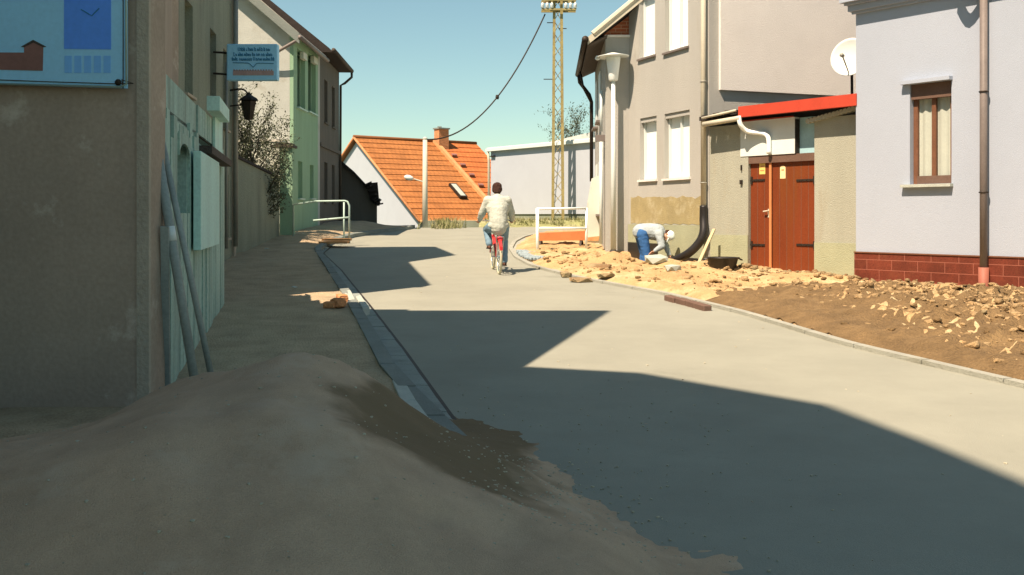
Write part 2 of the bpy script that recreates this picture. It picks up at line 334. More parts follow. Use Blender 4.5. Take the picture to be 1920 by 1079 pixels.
def window(fr, h, parent, fm='whitepaint', inset=.13, bars=1, curtain='curtain', fw=.055, sill='kerb', sillout=.06, transom=False, glass=True):
    a, b, c, d = h; g = .003
    mb = MB()
    fr.box(mb, a+g, a+fw, c+g, d-g, -inset-.05, -inset); fr.box(mb, b-fw, b-g, c+g, d-g, -inset-.05, -inset)
    fr.box(mb, a+fw, b-fw, c+g, c+fw, -inset-.05, -inset-.001); fr.box(mb, a+fw, b-fw, d-fw, d-g, -inset-.05, -inset-.001)
    for k in range(bars):
        x = a+(b-a)*(k+1)/(bars+1); fr.box(mb, x-fw*.45, x+fw*.45, c+fw, d-fw, -inset-.05, -inset+.002)
    if transom: z = c+(d-c)*.68; fr.box(mb, a+fw, b-fw, z-fw*.4, z+fw*.4, -inset-.048, -inset+.004)
    w_ = mb.build('window', fm, parent)
    if glass:
        mb = MB(); mb.quad(fr.P(a+.02, c+.02, -inset-.03), fr.P(b-.02, c+.02, -inset-.03), fr.P(b-.02, d-.02, -inset-.03), fr.P(a+.02, d-.02, -inset-.03)); mb.build('pane', 'glass', w_)
    if curtain:
        mb = MB(); n = 24
        for i in range(n):
            u0, u1 = a+.01+(b-a-.02)*i/n, a+.01+(b-a-.02)*(i+1)/n
            amp = .012 if curtain == 'curtain' else 0.
            o0, o1 = -inset-.055+amp*math.sin(i*1.3), -inset-.055+amp*math.sin((i+1)*1.3)
            mb.quad(fr.P(u0, c+.01, o0), fr.P(u1, c+.01, o1), fr.P(u1, d-.01, o1), fr.P(u0, d-.01, o0))
        mb.build('blind' if curtain == 'blind' else 'curtain', curtain, w_)
    else:
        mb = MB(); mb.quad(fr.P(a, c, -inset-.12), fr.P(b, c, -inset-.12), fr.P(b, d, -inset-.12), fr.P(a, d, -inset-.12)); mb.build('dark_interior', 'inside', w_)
    if sill:
        mb = MB(); fr.box(mb, a-.05, b+.05, c-.045, c-.003, -.1, sillout); mb.build('sill', sill, w_)
    return w_
def roof(mb, A, B, Cc, D, n=16, lift=.025, thick=.07):
    """stepped tile courses; A-B eave, D-C ridge"""
    A, B, Cc, D = map(V, (A, B, Cc, D)); nn = (B-A).cross(D-A).normalized()
    if nn.z < 0: nn = -nn
    for i in range(n):
        t0, t1 = i/n, (i+1)/n; a, b, c, d = A.lerp(D, t0), B.lerp(Cc, t0), B.lerp(Cc, t1), A.lerp(D, t1)
        q = [a+nn*lift, b+nn*lift, c, d]; bt = [a-nn*thick, b-nn*thick, c-nn*thick, d-nn*thick]
        mb.quad(*q); mb.quad(*bt[::-1]); mb.quad(a, b, b+nn*lift, a+nn*lift)
        if i == 0: mb.quad(bt[0], bt[1], b, a)
        if i == n-1: mb.quad(bt[3], bt[2], c, d)
        mb.quad(bt[0], q[0], q[3], bt[3]); mb.quad(bt[1], q[1], q[2], bt[2])
def roof_uv(o, A, B, D):
    off = rootloc(o.parent); A = V(A)-off; B = V(B)-off; D = V(D)-off; u = (B-A).normalized(); v = (D-A); v = (v-u*v.dot(u)).normalized()
    me = o.data; l = me.uv_layers.new(name='UVMap')
    for p in me.polygons:
        for li in p.loop_indices:
            c = me.vertices[me.loops[li].vertex_index].co-A; l.data[li].uv = (c.dot(u), c.dot(v))

# ------------------------------------------------------------------ outlines on the ground
KI = [G(*p) for p in ((945,903),(850,790),(760,662),(700,583),(640,508),(606,476))]      # joint between gutter and road
KO = [G(*p) for p in ((850,833),(740,715),(690,622),(652,557),(618,505),(597,474))]      # pavement edge
def ext(K):
    a, b = K[0], K[1]; d = (a-b).normalized(); K.insert(0, V((a.x+d.x*14, a.y+d.y*14, 0)))
ext(KI); ext(KO)
for K in (KI, KO):
    for p in ((622,462),(665,447),(715,438),(775,431)):
        q = G(*p); K.append(V((q.x-(.10 if K is KO else 0), q.y+(.12 if K is KO else 0), 0)))
def lineX(K, Y):
    for a, b in zip(K, K[1:]):
        if a.y <= Y <= b.y: return a.x+(b.x-a.x)*(Y-a.y)/max(1e-6, b.y-a.y)
    return K[0].x if Y < K[0].y else K[-1].x
RK = [G(*p) for p in ((2300,820),(1920,724),(1600,649),(1400,589),(1250,553),(1100,525),(1030,508),(1000,499),(972,484),(961,468),(968,455),(985,446),(1010,440),(1060,436.5),(1125,434.5))]
DP = [V((p.x, p.y)) for p in RK]
DPOLY = [V((20, -3)), V((5.5, 2.0))]+DP+[V((6, 33)), V((20, 33))]
def sdist(x, y, poly, closed=True):
    p = V((x, y)); best = 1e9; ins = False; n = len(poly)
    for i in range(n if closed else n-1):
        a, b = poly[i], poly[(i+1) % n]; ab = b-a; t = max(0, min(1, (p-a).dot(ab)/ab.length_squared)); best = min(best, (p-(a+ab*t)).length_squared)
        if (a.y > y) != (b.y > y) and x < (b.x-a.x)*(y-a.y)/(b.y-a.y)+a.x: ins = not ins
    d = math.sqrt(best); return d if ins else -d
def heightfield(name, m, xs, ys, zf, keep=None, kind='structure', smooth=True):
    bm = bmesh.new(); g = {}
    for i, x in enumerate(xs):
        for j, y in enumerate(ys):
            z = zf(x, y)
            g[i, j] = None if z is None else bm.verts.new((x, y, z))
    for i in range(len(xs)-1):
        for j in range(len(ys)-1):
            q = [g[i, j], g[i+1, j], g[i+1, j+1], g[i, j+1]]
            if all(q): bm.faces.new(q)
    me = bpy.data.meshes.new(name); bm.to_mesh(me); bm.free(); me.materials.append(M[m])
    for p in me.polygons: p.use_smooth = smooth
    o = bpy.data.objects.new(name, me); C.objects.link(o)
    if kind: o['kind'] = kind
    return o
def rng(a, b, s):
    n = max(1, int(round((b-a)/s))); return [a+(b-a)*i/n for i in range(n+1)]
# ground sheet to the horizon
xs = [-1500, -600, -200, -80, -40, -20]+rng(-14, 22, 1.)+[30, 50, 90, 200, 600, 1500]
ys = [-1500, -500, -100, -30, -10, -5]+rng(0, 64, 1.)+[80, 120, 200, 400, 800, 1500]
heightfield('ground', 'ground', xs, ys, lambda x, y: prof(x, y)-(.75 if (1 < x < 20 and 8 < y < 33) else .12))
# road
def roadz(x, y):
    if -12 <= y <= 36.6:
        if x < -4.9 and y < 27: return None
        d = sdist(x, y, DPOLY) if x > -1 else -1
        if d > .45: return None
    return prof(x, y)
heightfield('road', 'asphalt', rng(-9, 15, .25), rng(-12, 36.5, .25), roadz)
# left pavement
def strip(name, m, f0, f1, y0, y1, step, off0, off1, kind='structure', nx=1, nz=0.):
    bm = bmesh.new(); rows = []
    for y in rng(y0, y1, step):
        a, b = f0(y), f1(y); row = []
        for k in range(nx+1):
            x = a+(b-a)*k/nx; o = off0+(off1-off0)*k/nx
            row.append(bm.verts.new((x, y, prof(x, y)+o+nz*noise.noise(V((x*1.7, y*1.7, 3)))+nz*.5*noise.noise(V((x*6, y*6, 9))))))
        rows.append(row)
    for r, s_ in zip(rows, rows[1:]):
        for k in range(nx): bm.faces.new((r[k], r[k+1], s_[k+1], s_[k]))
    me = bpy.data.meshes.new(name); bm.to_mesh(me); bm.free(); me.materials.append(M[m])
    for p in me.polygons: p.use_smooth = True
    o = bpy.data.objects.new(name, me); C.objects.link(o); o['kind'] = kind; return o
strip('pavement', 'pave', lambda y: -12, lambda y: lineX(KO, y)-.1, -8, 36, .2, .10, .085, nx=60, nz=.025)
def curb(name, fx, wdt, top, y0, y1, m, joint=1.0):
    mb = MB(); y = y0; k = 0
    while y < y1:
        ya, yb = y+.008, min(y+joint, y1)-.008; xa, xb = fx(ya), fx(yb)
        pa = [(xa, ya), (xa-wdt, ya), (xb-wdt, yb), (xb, yb)]
        bot = [V((p[0], p[1], prof(*p)-.12)) for p in pa]; tp = [V((p[0], p[1], prof(*p)+top+.006*math.sin(k*5.1))) for p in pa]
        mb.quad(*tp); mb.quad(*bot[::-1])
        for i in range(4): mb.quad(bot[i], bot[(i+1) % 4], tp[(i+1) % 4], tp[i])
        y += joint; k += 1
    return mb.build(name, m, kind='structure')
curb('kerb', lambda y: lineX(KO, y)+.03, .14, .105, -6, 35.5, 'kerb')
# gutter slabs between kerb and asphalt, each row of slabs laid with open joints
mb = MB(); y = -6; k = 0
while y < 26:
    ya, yb = y+.006, y+.5-.006
    pts = [(lineX(KO, ya)+.035, ya), (lineX(KI, ya)-.015, ya), (lineX(KI, yb)-.015, yb), (lineX(KO, yb)+.035, yb)]
    if pts[1][0]-pts[0][0] > .05:
        tp = [V((p[0], p[1], prof(*p)+.012+.005*math.sin(k*3.3+i))) for i, p in enumerate(pts)]; mb.quad(*tp)
        bt = [V((p[0], p[1], prof(*p)-.05)) for p in pts]
        for i in range(4): mb.quad(bt[i], bt[(i+1) % 4], tp[(i+1) % 4], tp[i])
    y += .5; k += 1
mb.build('gutter', 'gutter', kind='structure')
mb = MB(); y = -6
while y < 25.5:
    xa, xb = lineX(KI, y), lineX(KI, y+.5); q = [V((xa-.012, y, 0)), V((xa+.022, y, 0)), V((xb+.022, y+.5, 0)), V((xb-.012, y+.5, 0))]; mb.quad(*[V((p.x, p.y, prof(p.x, p.y)+.005)) for p in q]); y += .5
mb.build('gutter_joint', 'iron', kind='structure')
# right edging strip
def along(pts, step):
    out = []
    for a, b in zip(pts, pts[1:]):
        n = max(1, int((b-a).length/step))
        for i in range(n): out.append(a.lerp(b, i/n))
    out.append(pts[-1]); return out
A_ = along([V((p.x, p.y, 0)) for p in RK], .12)
# light smoothing of the outline
for _ in range(6): A_ = [A_[0]]+[(A_[i-1]+A_[i]*2+A_[i+1])/4 for i in range(1, len(A_)-1)]+[A_[-1]]
mb = MB(); w0 = .22
for i in range(len(A_)-1):
    a, b = A_[i], A_[i+1]; d = (b-a).normalized(); nrm = V((-d.y, d.x, 0))
    if i % 8 == 7: a2, b2 = a, a.lerp(b, .85)
    else: a2, b2 = a, b
    wd_ = -.20-.26*ss(17.5, 15.5, a2.y)
    for s0, s1, h in ((.0, wd_, .010), (.0, .10, .045)):
        q = [a2+nrm*s0, b2+nrm*s0, b2+nrm*s1, a2+nrm*s1]
        tp = [V((p.x, p.y, prof(p.x, p.y)+h)) for p in q]; bt = [V((p.x, p.y, prof(p.x, p.y)-.1)) for p in q]
        mb.quad(*tp)
        for k in range(4): mb.quad(bt[k], bt[(k+1) % 4], tp[(k+1) % 4], tp[k])
mb.build('edging', 'edging', kind='structure')
# dug-up earth on the right
WALLPTS = [V((2.3, 24.2)), V((2.69, 23.2)), V((3.89, 20.)), V((3.95, 19.6)), V((5.9, 17.1)), V((8.5, 13.4))]
def bump(x, y, cx, cy, r, h, e=1.): 
    d = math.hypot((x-cx), (y-cy)*e)/r; return h*math.exp(-d*d*1.4)
TR = [V((1.9, 21.6)), V((2.5, 20.6)), V((3.3, 20.0)), V((3.75, 20.2)), V((2.7, 22.9)), V((2.1, 22.9))]
def rawdirt(x, y, d):
    z = prof(x, y)+min(.09, d*.35-.02)
    z += .05*noise.noise(V((x*1.1, y*1.1, 0)))+.05*min(1, d*2)*noise.noise(V((x*3.3, y*3.3, 5)))+.03*noise.noise(V((x*9, y*9, 1)))*min(1, d*2)
    t = sdist(x, y, TR)
    if t > -.25: z -= .42*ss(-.22, .12, t)
    g = min(1, max(0, d*2))
    z += g*(bump(x, y, 2.05, 20.3, .42, .20)+bump(x, y, 2.95, 19.3, .45, .17)+bump(x, y, 3.55, 18.95, .35, .13)+bump(x, y, 3.3, 18.2, .8, .06)+bump(x, y, 1.5, 21.0, .5, .07))
    z += g*(bump(x, y, 5.2, 14.6, 1.1, .10)+bump(x, y, 5.2, 12.3, 1.2, .12)+bump(x, y, 6.2, 13.2, 1.2, .16)+bump(x, y, 5.9, 10.8, 1.2, .10)+bump(x, y, 4.9, 16.9, .6, .07)+bump(x, y, 1.3, 24.5, .7, .08))
    r = noise.noise(V((x*5, y*5, 7)))*.05+noise.noise(V((x*14, y*14, 2)))*.025
    return z+g*abs(r)*(ss(3.9, 4.8, x)*ss(15.5, 13.5, y)*2.6+.7)
def dirtz(x, y):
    d = sdist(x, y, DPOLY)
    if d < -.02: return None
    return rawdirt(x, y, d)
def soilmask(x, y):
    return ss(-.3, .25, noise.noise(V((x*.9, y*.9, 2)))*.55+ .6 - ((x-4.35)**2/2.6+(y-13.2)**2/5.2)**.5*.75)
do = heightfield('earth', 'dirt', rng(-.2, 10, .075), rng(5, 33, .085), dirtz)
# second, thinner spread of brown soil lying on it
def soilz(x, y):
    d = sdist(x, y, DPOLY)
    if d < -.02: return None
    k = .45*noise.noise(V((x*.8, y*.8, 2)))+.2*noise.noise(V((x*3, y*3, 6)))+1.05-(((x-4.6)/1.9)**2+((y-12.4)/3.1)**2)**.5
    if d < .35: k += 1.2*(.35-d) if y < 14.5 else 0
    if y < 11.5: k += .35*(11.5-y)
    return rawdirt(x, y, d)+max(-.03, min(.02, k*.08))
heightfield('brown_soil', 'soil', rng(2.4, 8.6, .08), rng(6.5, 16.5, .09), soilz)
# spoil rubble: soft clods of earth, paler stones among them
def clods(name, label, m, n, sizes, spread, seed, base=False):
    rn = random.Random(seed); mb = MB(); c = 0
    while c < n:
        if base:
            t = rn.uniform(-3.2, 4.6); o = rn.uniform(.03, .34); q = V((5.77, 17))+V((.592, -.806))*t-V((.806, .592))*o; x, y = q
        elif rn.random() < .72: y = rn.uniform(7.5, 15.2); x = rn.gauss(6.1-(y-8)*.10, spread)
        else: y = rn.uniform(14.5, 25); x = rn.uniform(.6, 5.6)
        c += 1; d = sdist(x, y, DPOLY)
        if d < .1 or sdist(x, y, TR) > -.15 or x > 9.5: continue
        if not base and (V((x, y))-V((5.77, 17))).dot(V((.806, .592))) > -.08: continue
        k = rn.choice(sizes)*rn.uniform(.6, 1.3)
        mb.rock((x, y, rawdirt(x, y, d)+k*.28), (k*rn.uniform(.8, 1.6), k*rn.uniform(.8, 1.5), k*rn.uniform(.5, .95)), Matrix.Rotation(rn.random()*6, 3, 'Z')@Matrix.Rotation(rn.uniform(-.5, .5), 3, 'X'), seed=c, amp=.35, sub=2 if k > .05 else 1)
    tag(mb.build(name, m, kind='stuff', smooth=True), label, 'rubble')
clods('clods', 'soft orange-brown clods of earth heaped over the dug-up verge', 'clod', 3000, [.012, .016, .02, .03, .04, .055], .62, 4)
clods('dark_clods', 'darker brown clods of soil in the dug-up verge', 'soil', 900, [.015, .02, .03, .045], .75, 5)
clods('rubble', 'pale stones scattered among the clods of the dug-up verge', 'rubble', 420, [.01, .015, .02, .03], .6, 6)
clods('foundation_rubble', 'broken pale and orange rubble along the foot of the white house and gateway', 'rubble', 330, [.02, .028, .04, .055], .6, 9, True)
# sand heap, lower left
_rd = random.Random(77)
DENTS = [(_rd.uniform(-2.6, .1), _rd.uniform(3.6, 6.6), _rd.uniform(.07, .2), _rd.uniform(-.05, .025)) for _ in range(60)]
def heap(x, y):
    h = .53*math.exp(-(((x+1.40)/.95)**2+((y-5.75)/.95)**2)**.9*1.0)+.42*math.exp(-(((x+1.25)/1.1)**2+((y-4.2)/.95)**2))+.25*math.exp(-(((x+.95)/.75)**2+((y-5.3)/1.1)**2))
    h += .34*math.exp(-(((x+2.9)/.9)**2+((y-4.2)/1.2)**2))
    h += .13*ss(.60, .0, x+.3*noise.noise(V((x*1.5, y*1.5, 8))))*ss(5.75, 5.15, y+.3*noise.noise(V((x*1.3, y*1.3, 3))))  # thin spread over gutter and road, also standing in for brownish glare
    h += .13*math.exp(-(((x+.2)/1.15)**2+((y-3.75)/.85)**2))
    h += .02*noise.noise(V((x*3, y*3, 4)))+.03*noise.noise(V((x*1.2, y*1.2, 4)))+.009*noise.noise(V((x*14, y*14, 4)))
    if h > .12:
        for a, b, c, d in DENTS:
            q = ((x-a)**2+((y-b)*.8)**2)/(c*c)
            if q < 4: h += d*math.exp(-q)*min(1, (h-.12)*6)
    return prof(x, y)+h-.03
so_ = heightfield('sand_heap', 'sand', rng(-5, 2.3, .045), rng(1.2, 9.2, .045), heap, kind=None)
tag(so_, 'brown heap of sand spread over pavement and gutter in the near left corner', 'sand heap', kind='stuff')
mb = MB(); rn = random.Random(21)
for k in range(1500):
    y = rn.uniform(3.2, 8.8) if k % 3 else rn.uniform(4.0, 6.2); x = rn.uniform(-3.4, 1.6) if k % 3 else rn.gauss(.2, .3)
    z = max(heap(x, y), prof(x, y)+.004)
    if heap(x, y)-prof(x, y) < -.02 and rn.random() < .6: continue
    k_ = rn.choice([.003, .004, .005, .007, .009])
    mb.rock((x, y, z), (k_*rn.uniform(.8, 1.6), k_, k_*.8), Matrix.Rotation(rn.random()*6, 3, 'Z'), seed=k, amp=.3)
tag(mb.build('sand_grit', 'grit', kind='stuff'), 'coarse grit lying on the sand heap and strewn onto the asphalt beside it', 'grit')
# small debris on the carriageway
mb = MB()
for k in range(260):
    y = rn.uniform(5, 30); x = rn.uniform(lineX(KI, y)+.1, 5.5 if y < 20 else 1.5)
    if sdist(x, y, DPOLY) > -.1: continue
    k_ = rn.choice([.004, .006, .008, .012]); mb.rock((x, y, prof(x, y)+k_*.3), (k_*1.5, k_, k_*.6), Matrix.Rotation(rn.random()*6, 3, 'Z'), seed=k, amp=.3)
tag(mb.build('road_grit', 'grit', kind='stuff'), 'scattered grit and crumbs of earth on the carriageway', 'grit')
# cobbled patch at the road corner
mb = MB(); k = 0
for i in range(34):
    for j in range(24):
        x, y = -.05+i*.075+(j % 2)*.035, 21.0+j*.11
        d = sdist(x, y, DPOLY)
        if .02 < d < .42 and x < 1.0 and 21.2 < y < 23.4:
            mb.rock((x+random.uniform(-.008,.008), y, prof(x, y)+.075), (.046, .062, .05), Matrix.Rotation(random.uniform(-.2, .2), 3, 'Z'), seed=k, amp=.12); k += 1
mb.build('cobbles', 'cobble', kind='structure')
# grass bank behind the junction
def bankz(x, y):
    h = -.04+.30*ss(36.0, 37.6, y+.25*noise.noise(V((x, y, 0))))
    return lerp_t(PR, min(y, 36.3))+h+.03*noise.noise(V((x*3, y*3, 0)))
heightfield('grass_bank', 'grass', rng(-1.2, 9, .2), rng(35.8, 48, .2), bankz)
def tufts(name, label, spots, m='grass', hmin=.08, hmax=.25):
    mb = MB()
    for (x, y, z) in spots:
        for k in range(7):
            a = random.random()*6.28; h = random.uniform(hmin, hmax); w_ = .012; lean = V((math.cos(a), math.sin(a), 0))*h*random.uniform(.1, .6)
            b = V((x+random.uniform(-.05, .05), y+random.uniform(-.05, .05), z-.02)); s_ = V((math.cos(a+1.6), math.sin(a+1.6), 0))*w_
            mb.quad(b-s_, b+s_, b+lean*.6+V((0, 0, h*.7))+s_*.6, b+lean+V((0, 0, h)))
    return tag(mb.build(name, m, kind='stuff'), label, 'grass')
sp = [(random.uniform(-1, 4.5), random.uniform(36.5, 38.4)) for _ in range(420)]
tufts('grass', 'dry yellow-green grass on the bank below the white building', [(x, y, bankz(x, y)) for x, y in sp], hmin=.05, hmax=.16)
sp = []
for _ in range(90):
    p = G(random.gauss(832, 14), 430); x = p.x; y = random.uniform(34.5, 36.8); sp.append((x, y, prof(x, y)))
tufts('grass', 'tuft of dry grass at the road edge below the orange roof', sp, hmin=.12, hmax=.45)

# ================================================================== LEFT SIDE
PI2 = math.pi/2
# --- near corner house (its end wall faces the camera)
r = empty('corner_house', (-3.6, 7.3, 0), 'brown plastered end wall of the shaded house behind the cyan picture sign', 'house')
fr = Frame((-2.62, 7.3), (-1, 0), (0, -1))
mb = MB(); mb.prism([(-2.62, 7.3, -.3), (-9, 7.3, -.3), (-9, 7.3, 6.4), (-2.62, 7.3, 6.4)], (0, .35, 0))
mb.prism([(-2.62, 7.65, -.3), (-3.62, 10.8, -.3), (-3.62, 10.8, 5.6), (-2.62, 7.65, 5.6)], (-.3, 0, 0)); mb.prism([(-3.62, 10.8, -.3), (-9, 10.8, -.3), (-9, 10.8, 5.6), (-3.62, 10.8, 5.6)], (0, .2, 0))
mb.build('wall', 'brownwall', r)
mb = MB(); mb.prism([(-2.612, 7.287, -.3), (-2.70, 7.287, -.3), (-2.70, 7.287, 5.6), (-2.612, 7.287, 5.6)], (0, .05, 0)); mb.build('corner_render', 'greyband', r)
mb = MB(); mb.prism([(-2.28, 6.59, 5.87), (-2.89, 8.5, 10.29), (-9.3, 8.5, 10.29), (-9.3, 6.59, 5.87)], (0, .08, -.08)); mb.prism([(-3.7, 10.6, 6.0), (-2.89, 8.52, 10.27), (-9.3, 8.52, 10.27), (-9.3, 10.6, 6.0)], (0, -.06, -.06))  # steep roof out of view, slopes shaped to cast the road shadow edge
mb.build('roof', 'darktile', r)
mb = MB(); mb.prism([(-2.44, 6.9, 6.4), (-2.93, 8.5, 10.1), (-3.55, 10.5, 6.2), (-3.4, 10.4, 5.4), (-2.62, 7.32, 5.4)], (-.25, 0, 0)); mb.build('gable', 'brownwall', r)
# --- unseen tall house beside the camera, outline shaped to throw the road shadow
r = empty('shadow_house', (-6, 2, 0), 'unseen tall house left of the camera, shaped to cast the road shadow', 'house')
prof0 = [(-9, -.3), (6.6, -.3), (6.6, 6.8), (4.3, 10.44), (2.77, 12.88), (-.08, 15.86), (-1.6, 16.56), (-2.71, 16.95), (-9, 17.2)]
mb = MB(); mb.prism([(-4.2, y, z) for y, z in prof0], (-5, 0, 0)); mb.build('wall', 'brownwall', r)
mb = MB(); 
for (y0, z0), (y1, z1) in zip(prof0[2:8], prof0[3:9]): mb.prism([(-4.19, y0, z0), (-4.19, y1, z1), (-4.19, y1-.02, z1-.06), (-4.19, y0-.02, z0-.06)], (-5.1, 0, 0))
mb.build('roof', 'darktile', r)
# --- picture sign on the end wall
def SP(px, py, o=0.): return at(px, py, 7.22-o)
r = empty('picture_sign', SP(120, 165), 'large cyan enamel sign with brown building and blue block, mounted on the brown wall', 'sign')
def sheet(name, m, pts, o, th, parent):
    mb = MB(); mb.prism([SP(x, y, o) for x, y in pts], (0, th, 0)); return mb.build(name, m, parent)
sheet('panel', 'signblue', [(-220, -240), (237, -233), (238, 166), (-220, 152)], 0, .02, r)
mb = MB()
mb.tube([SP(-220, 152, .012), SP(225, 163.5, .012), SP(237, 158, .012), SP(236, -233, .012)], .007, 6); mb.build('rim', 'alu', r, True)
mb = MB(); mb.tube([SP(-220, 142, .005), SP(214, 157.5, .005), SP(228, 150, .005), SP(231, 135, .005), SP(230, -233, .005)], .0035, 6, smooth=3); mb.build('border_line', 'darkwood', r, True)
sheet('brown_building', 'signbrown', [(-140, 98), (45, 99), (45, 88), (62, 78), (81, 88), (80, 133), (-140, 128)], .004, .003, r)
sheet('drawn_roof', 'darkwood', [(39, 88), (62, 75), (87, 88), (81, 89), (62, 80), (45, 89)], .007, .003, r)
sheet('blue_block', 'signdeep', [(120, -90), (208, -88), (208, 93), (120, 92)], .004, .003, r)
mb = MB(); mb.tube([SP(152, 18, .007), SP(166, 26, .007), SP(172, 30, .007), SP(186, 16, .007)], .004, 5); mb.build('clock_hands', 'signink', r)
for k in range(5):
    x = 121+k*18.3; sheet('blue_bar', 'signmid', [(x, 105), (x+13, 105), (x+13, 137), (x, 137)], .004, .003, r)
mb = MB(); mb.lathe(SP(222, 155, .01), [(.02, 0), (.024, .006), (.008, .012)], 12, V((0, -1, 0))); mb.build('corner_bolt', 'iron', r, True)

# --- low teal lean-to between the houses
LT = Frame((-2.66, 7.66), (-.2016, .9795), (.98, .2016)); r = empty('boarded_shed', LT.P(2.5, .05, -.3), 'low shed clad in weathered teal boards beyond the brown wall corner', 'shed')
a0, a1 = LT.t(330), LT.t(350); zt, zb = LT.z(340, 270), LT.z(340, 400)
b0, b1 = LT.t(371), LT.t(393); wz0, wz1 = LT.z(382, 278), LT.z(382, 212)
mb = MB(); LT.wall(mb, 0.0, 6.0, -.1, 2.36, .12, [(a0, a1, zb, zt), (b0, b1, wz0, wz1)]); mb.build('wall', 'teal', r)
mb = MB()
t = 0.02; k = 0
while t < 5.9:
    w_ = random.uniform(.16, .24)
    zz0 = 1.0 if False else 0
    for (q0, q1) in ([(.0, 2.30+.12*math.sin(k*2.3))] if not (t < a1 and t+w_ > a0) and not (t < b1 and t+w_ > b0) else ([(0, zb), (zt+.06, 2.34)] if t < a1 and t+w_ > a0 else [(0, wz0), (wz1, 2.38)])):
        LT.box(mb, t, t+w_-.012, q0, q1, .001, .018+random.uniform(0, .012))
    t += w_; k += 1
mb.build('boards', 'teal', r)
mb = MB(); n = 10
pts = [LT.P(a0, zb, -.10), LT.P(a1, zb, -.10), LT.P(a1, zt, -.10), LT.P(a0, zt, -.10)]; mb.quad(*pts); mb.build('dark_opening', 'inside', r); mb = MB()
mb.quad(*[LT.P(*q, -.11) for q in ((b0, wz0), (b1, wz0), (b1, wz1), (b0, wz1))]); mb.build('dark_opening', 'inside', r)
mb = MB()
am, hw = (a0+a1)/2, (a1-a0)/2
arc = [(am+hw*math.cos(math.pi*i/n), zt-.02+.0+.12*math.sin(math.pi*i/n)-.1) for i in range(n+1)]
mb.prism([LT.P(a1+.02, zt+.08, .012)]+[LT.P(u, v, .012) for u, v in arc]+[LT.P(a0-.02, zt+.08, .012)], LT.n*.02); mb.build('arch_head', 'teal', r)
p0, p1 = LT.t(377, .12), LT.t(411, .12)
mb = MB(); LT.box(mb, p0, p1, LT.z(400, 462, .12), LT.z(400, 298, .12), .05, .12); mb.build('hanging_panel', 'tealpale', r, bevel=.004)
mb = MB(); LT.box(mb, LT.t(382), LT.t(403), LT.z(392, 218), LT.z(392, 192), .03, .17); mb.build('shutter_box', 'tealpale', r, bevel=.004)
mb = MB(); LT.box(mb, b0-.1, LT.t(412), wz0-.10, wz0-.02, .02, .15); mb.build('window_ledge', 'darkwood', r)
mb = MB(); LT.box(mb, b1+.02, LT.t(408), wz0, wz1+.1, .03, .06); mb.build('shutter', 'tealpale', r)
mb = MB(); mb.prism([LT.P(-.02, 2.37, -.0), LT.P(6.05, 2.37, -.0), LT.P(6.05, 2.50, -2.0), LT.P(-.02, 2.50, -2.0)], (0, 0, .03)); mb.build('roof', 'darktile', r)
# leaning poles, plank, can
def pole(name, a, b, rad, m, label, cat='pole', group=None):
    mb = MB(); mb.tube([a, b], rad, 10); return tag(mb.build(name, m, smooth=True), label, cat, group)
g = lambda px, py: G(px, py, .1)
r = empty('leaning_pole', g(371, 752), 'thick grey pole with a white label, leaning on the teal shed', 'pole', 'poles leaning at the corner')
pa, pb = g(371, 752), at(291, 258, 7.62); mb = MB(); mb.tube([pa, pb], .034, 12); mb.build('shaft', 'polegrey', r, True)
u = (331-371)/(291-371.); pl = pa.lerp(pb, .63); d_ = (pb-pa).normalized()
mb = MB(); mb.tube([pl-d_*.055, pl+d_*.055], .037, 12); mb.build('paper_label', 'whitepaint', r, True)
pole('leaning_pole', g(404, 742), at(303, 262, 7.68), .024, 'polegrey', 'thinner grey pole leaning right of the labelled pole', group='poles leaning at the corner')
mb = MB(); mb.bar(g(312, 742)+V((0, 0, 0)), at(309, 425, 7.5), .06, .02); tag(mb.build('plank', 'polegrey'), 'short pale plank standing against the wall corner behind the leaning poles', 'plank')
mb = MB(); c = G(325, 785, .09); mb.lathe(c, [(.055, 0), (.062, .01), (.066, .1), (.06, .105), (.062, .16), (.045, .165), (.045, .15)], 18); tag(mb.build('plastic_can', 'bluecan', smooth=False), 'small pale blue can at the foot of the brown wall corner', 'can')

# --- tall dark town house with the hanging sign
TB = Frame((-4.88, 14.), (-.141, .99), (.99, .141)); r = empty('town_house', TB.P(4, .3, -3), 'tall dark rendered house rising behind the teal shed', 'house')
holes = [(2.0, 2.75, 3.5, 5.0), (4.6, 5.35, 3.5, 5.0), (6.3, 6.95, 3.3, 4.9), (6.55, 7.1, 1.1, 2.4)]
mb = MB(); TB.wall(mb, -1.25, 7.9, -.2, 7.9, .4, holes, .2); mb.build('wall', 'brownwall2', r)
mb = MB(); mb.prism([TB.P(-1.25, -.2, -.4), TB.P(-1.25, 7.9, -.4), TB.P(-1.25, 7.9, -6), TB.P(-1.25, -.2, -6)], TB.d*.3); mb.build('side_wall', 'cream', r)
mb = MB(); mb.prism([TB.P(7.9, -.2, -.4), TB.P(7.9, 7.9, -.4), TB.P(7.9, 7.9, -6), TB.P(7.9, -.2, -6)], -TB.d*.3); mb.build('side_wall', 'brownwall2', r)
mb = MB()
pf = [(-1.3, 7.9), (-1.12, 8.3), (3.57, 8.1), (4.12, 10.49), (7.05, 10.01), (7.92, 8.2), (7.92, 7.9)]  # roof outline above the view, stepped to cast the far road shadows
mb.prism([TB.P(a, b, .06) for a, b in pf], -TB.n*5.5); mb.build('roof', 'darktile', r)
for h in holes: window(TB, h, r, 'greyband', .14, 1, None, .06, sill='greyband')
mb = MB(); mb.tube([TB.P(7.45, 6.9, .1), TB.P(7.45, .9, .1)], .05, 10); mb.tube([TB.P(6.2, 4.6, .08), TB.P(6.2, .9, .08)], .03, 8); mb.build('downpipe', 'zinc', r, True)
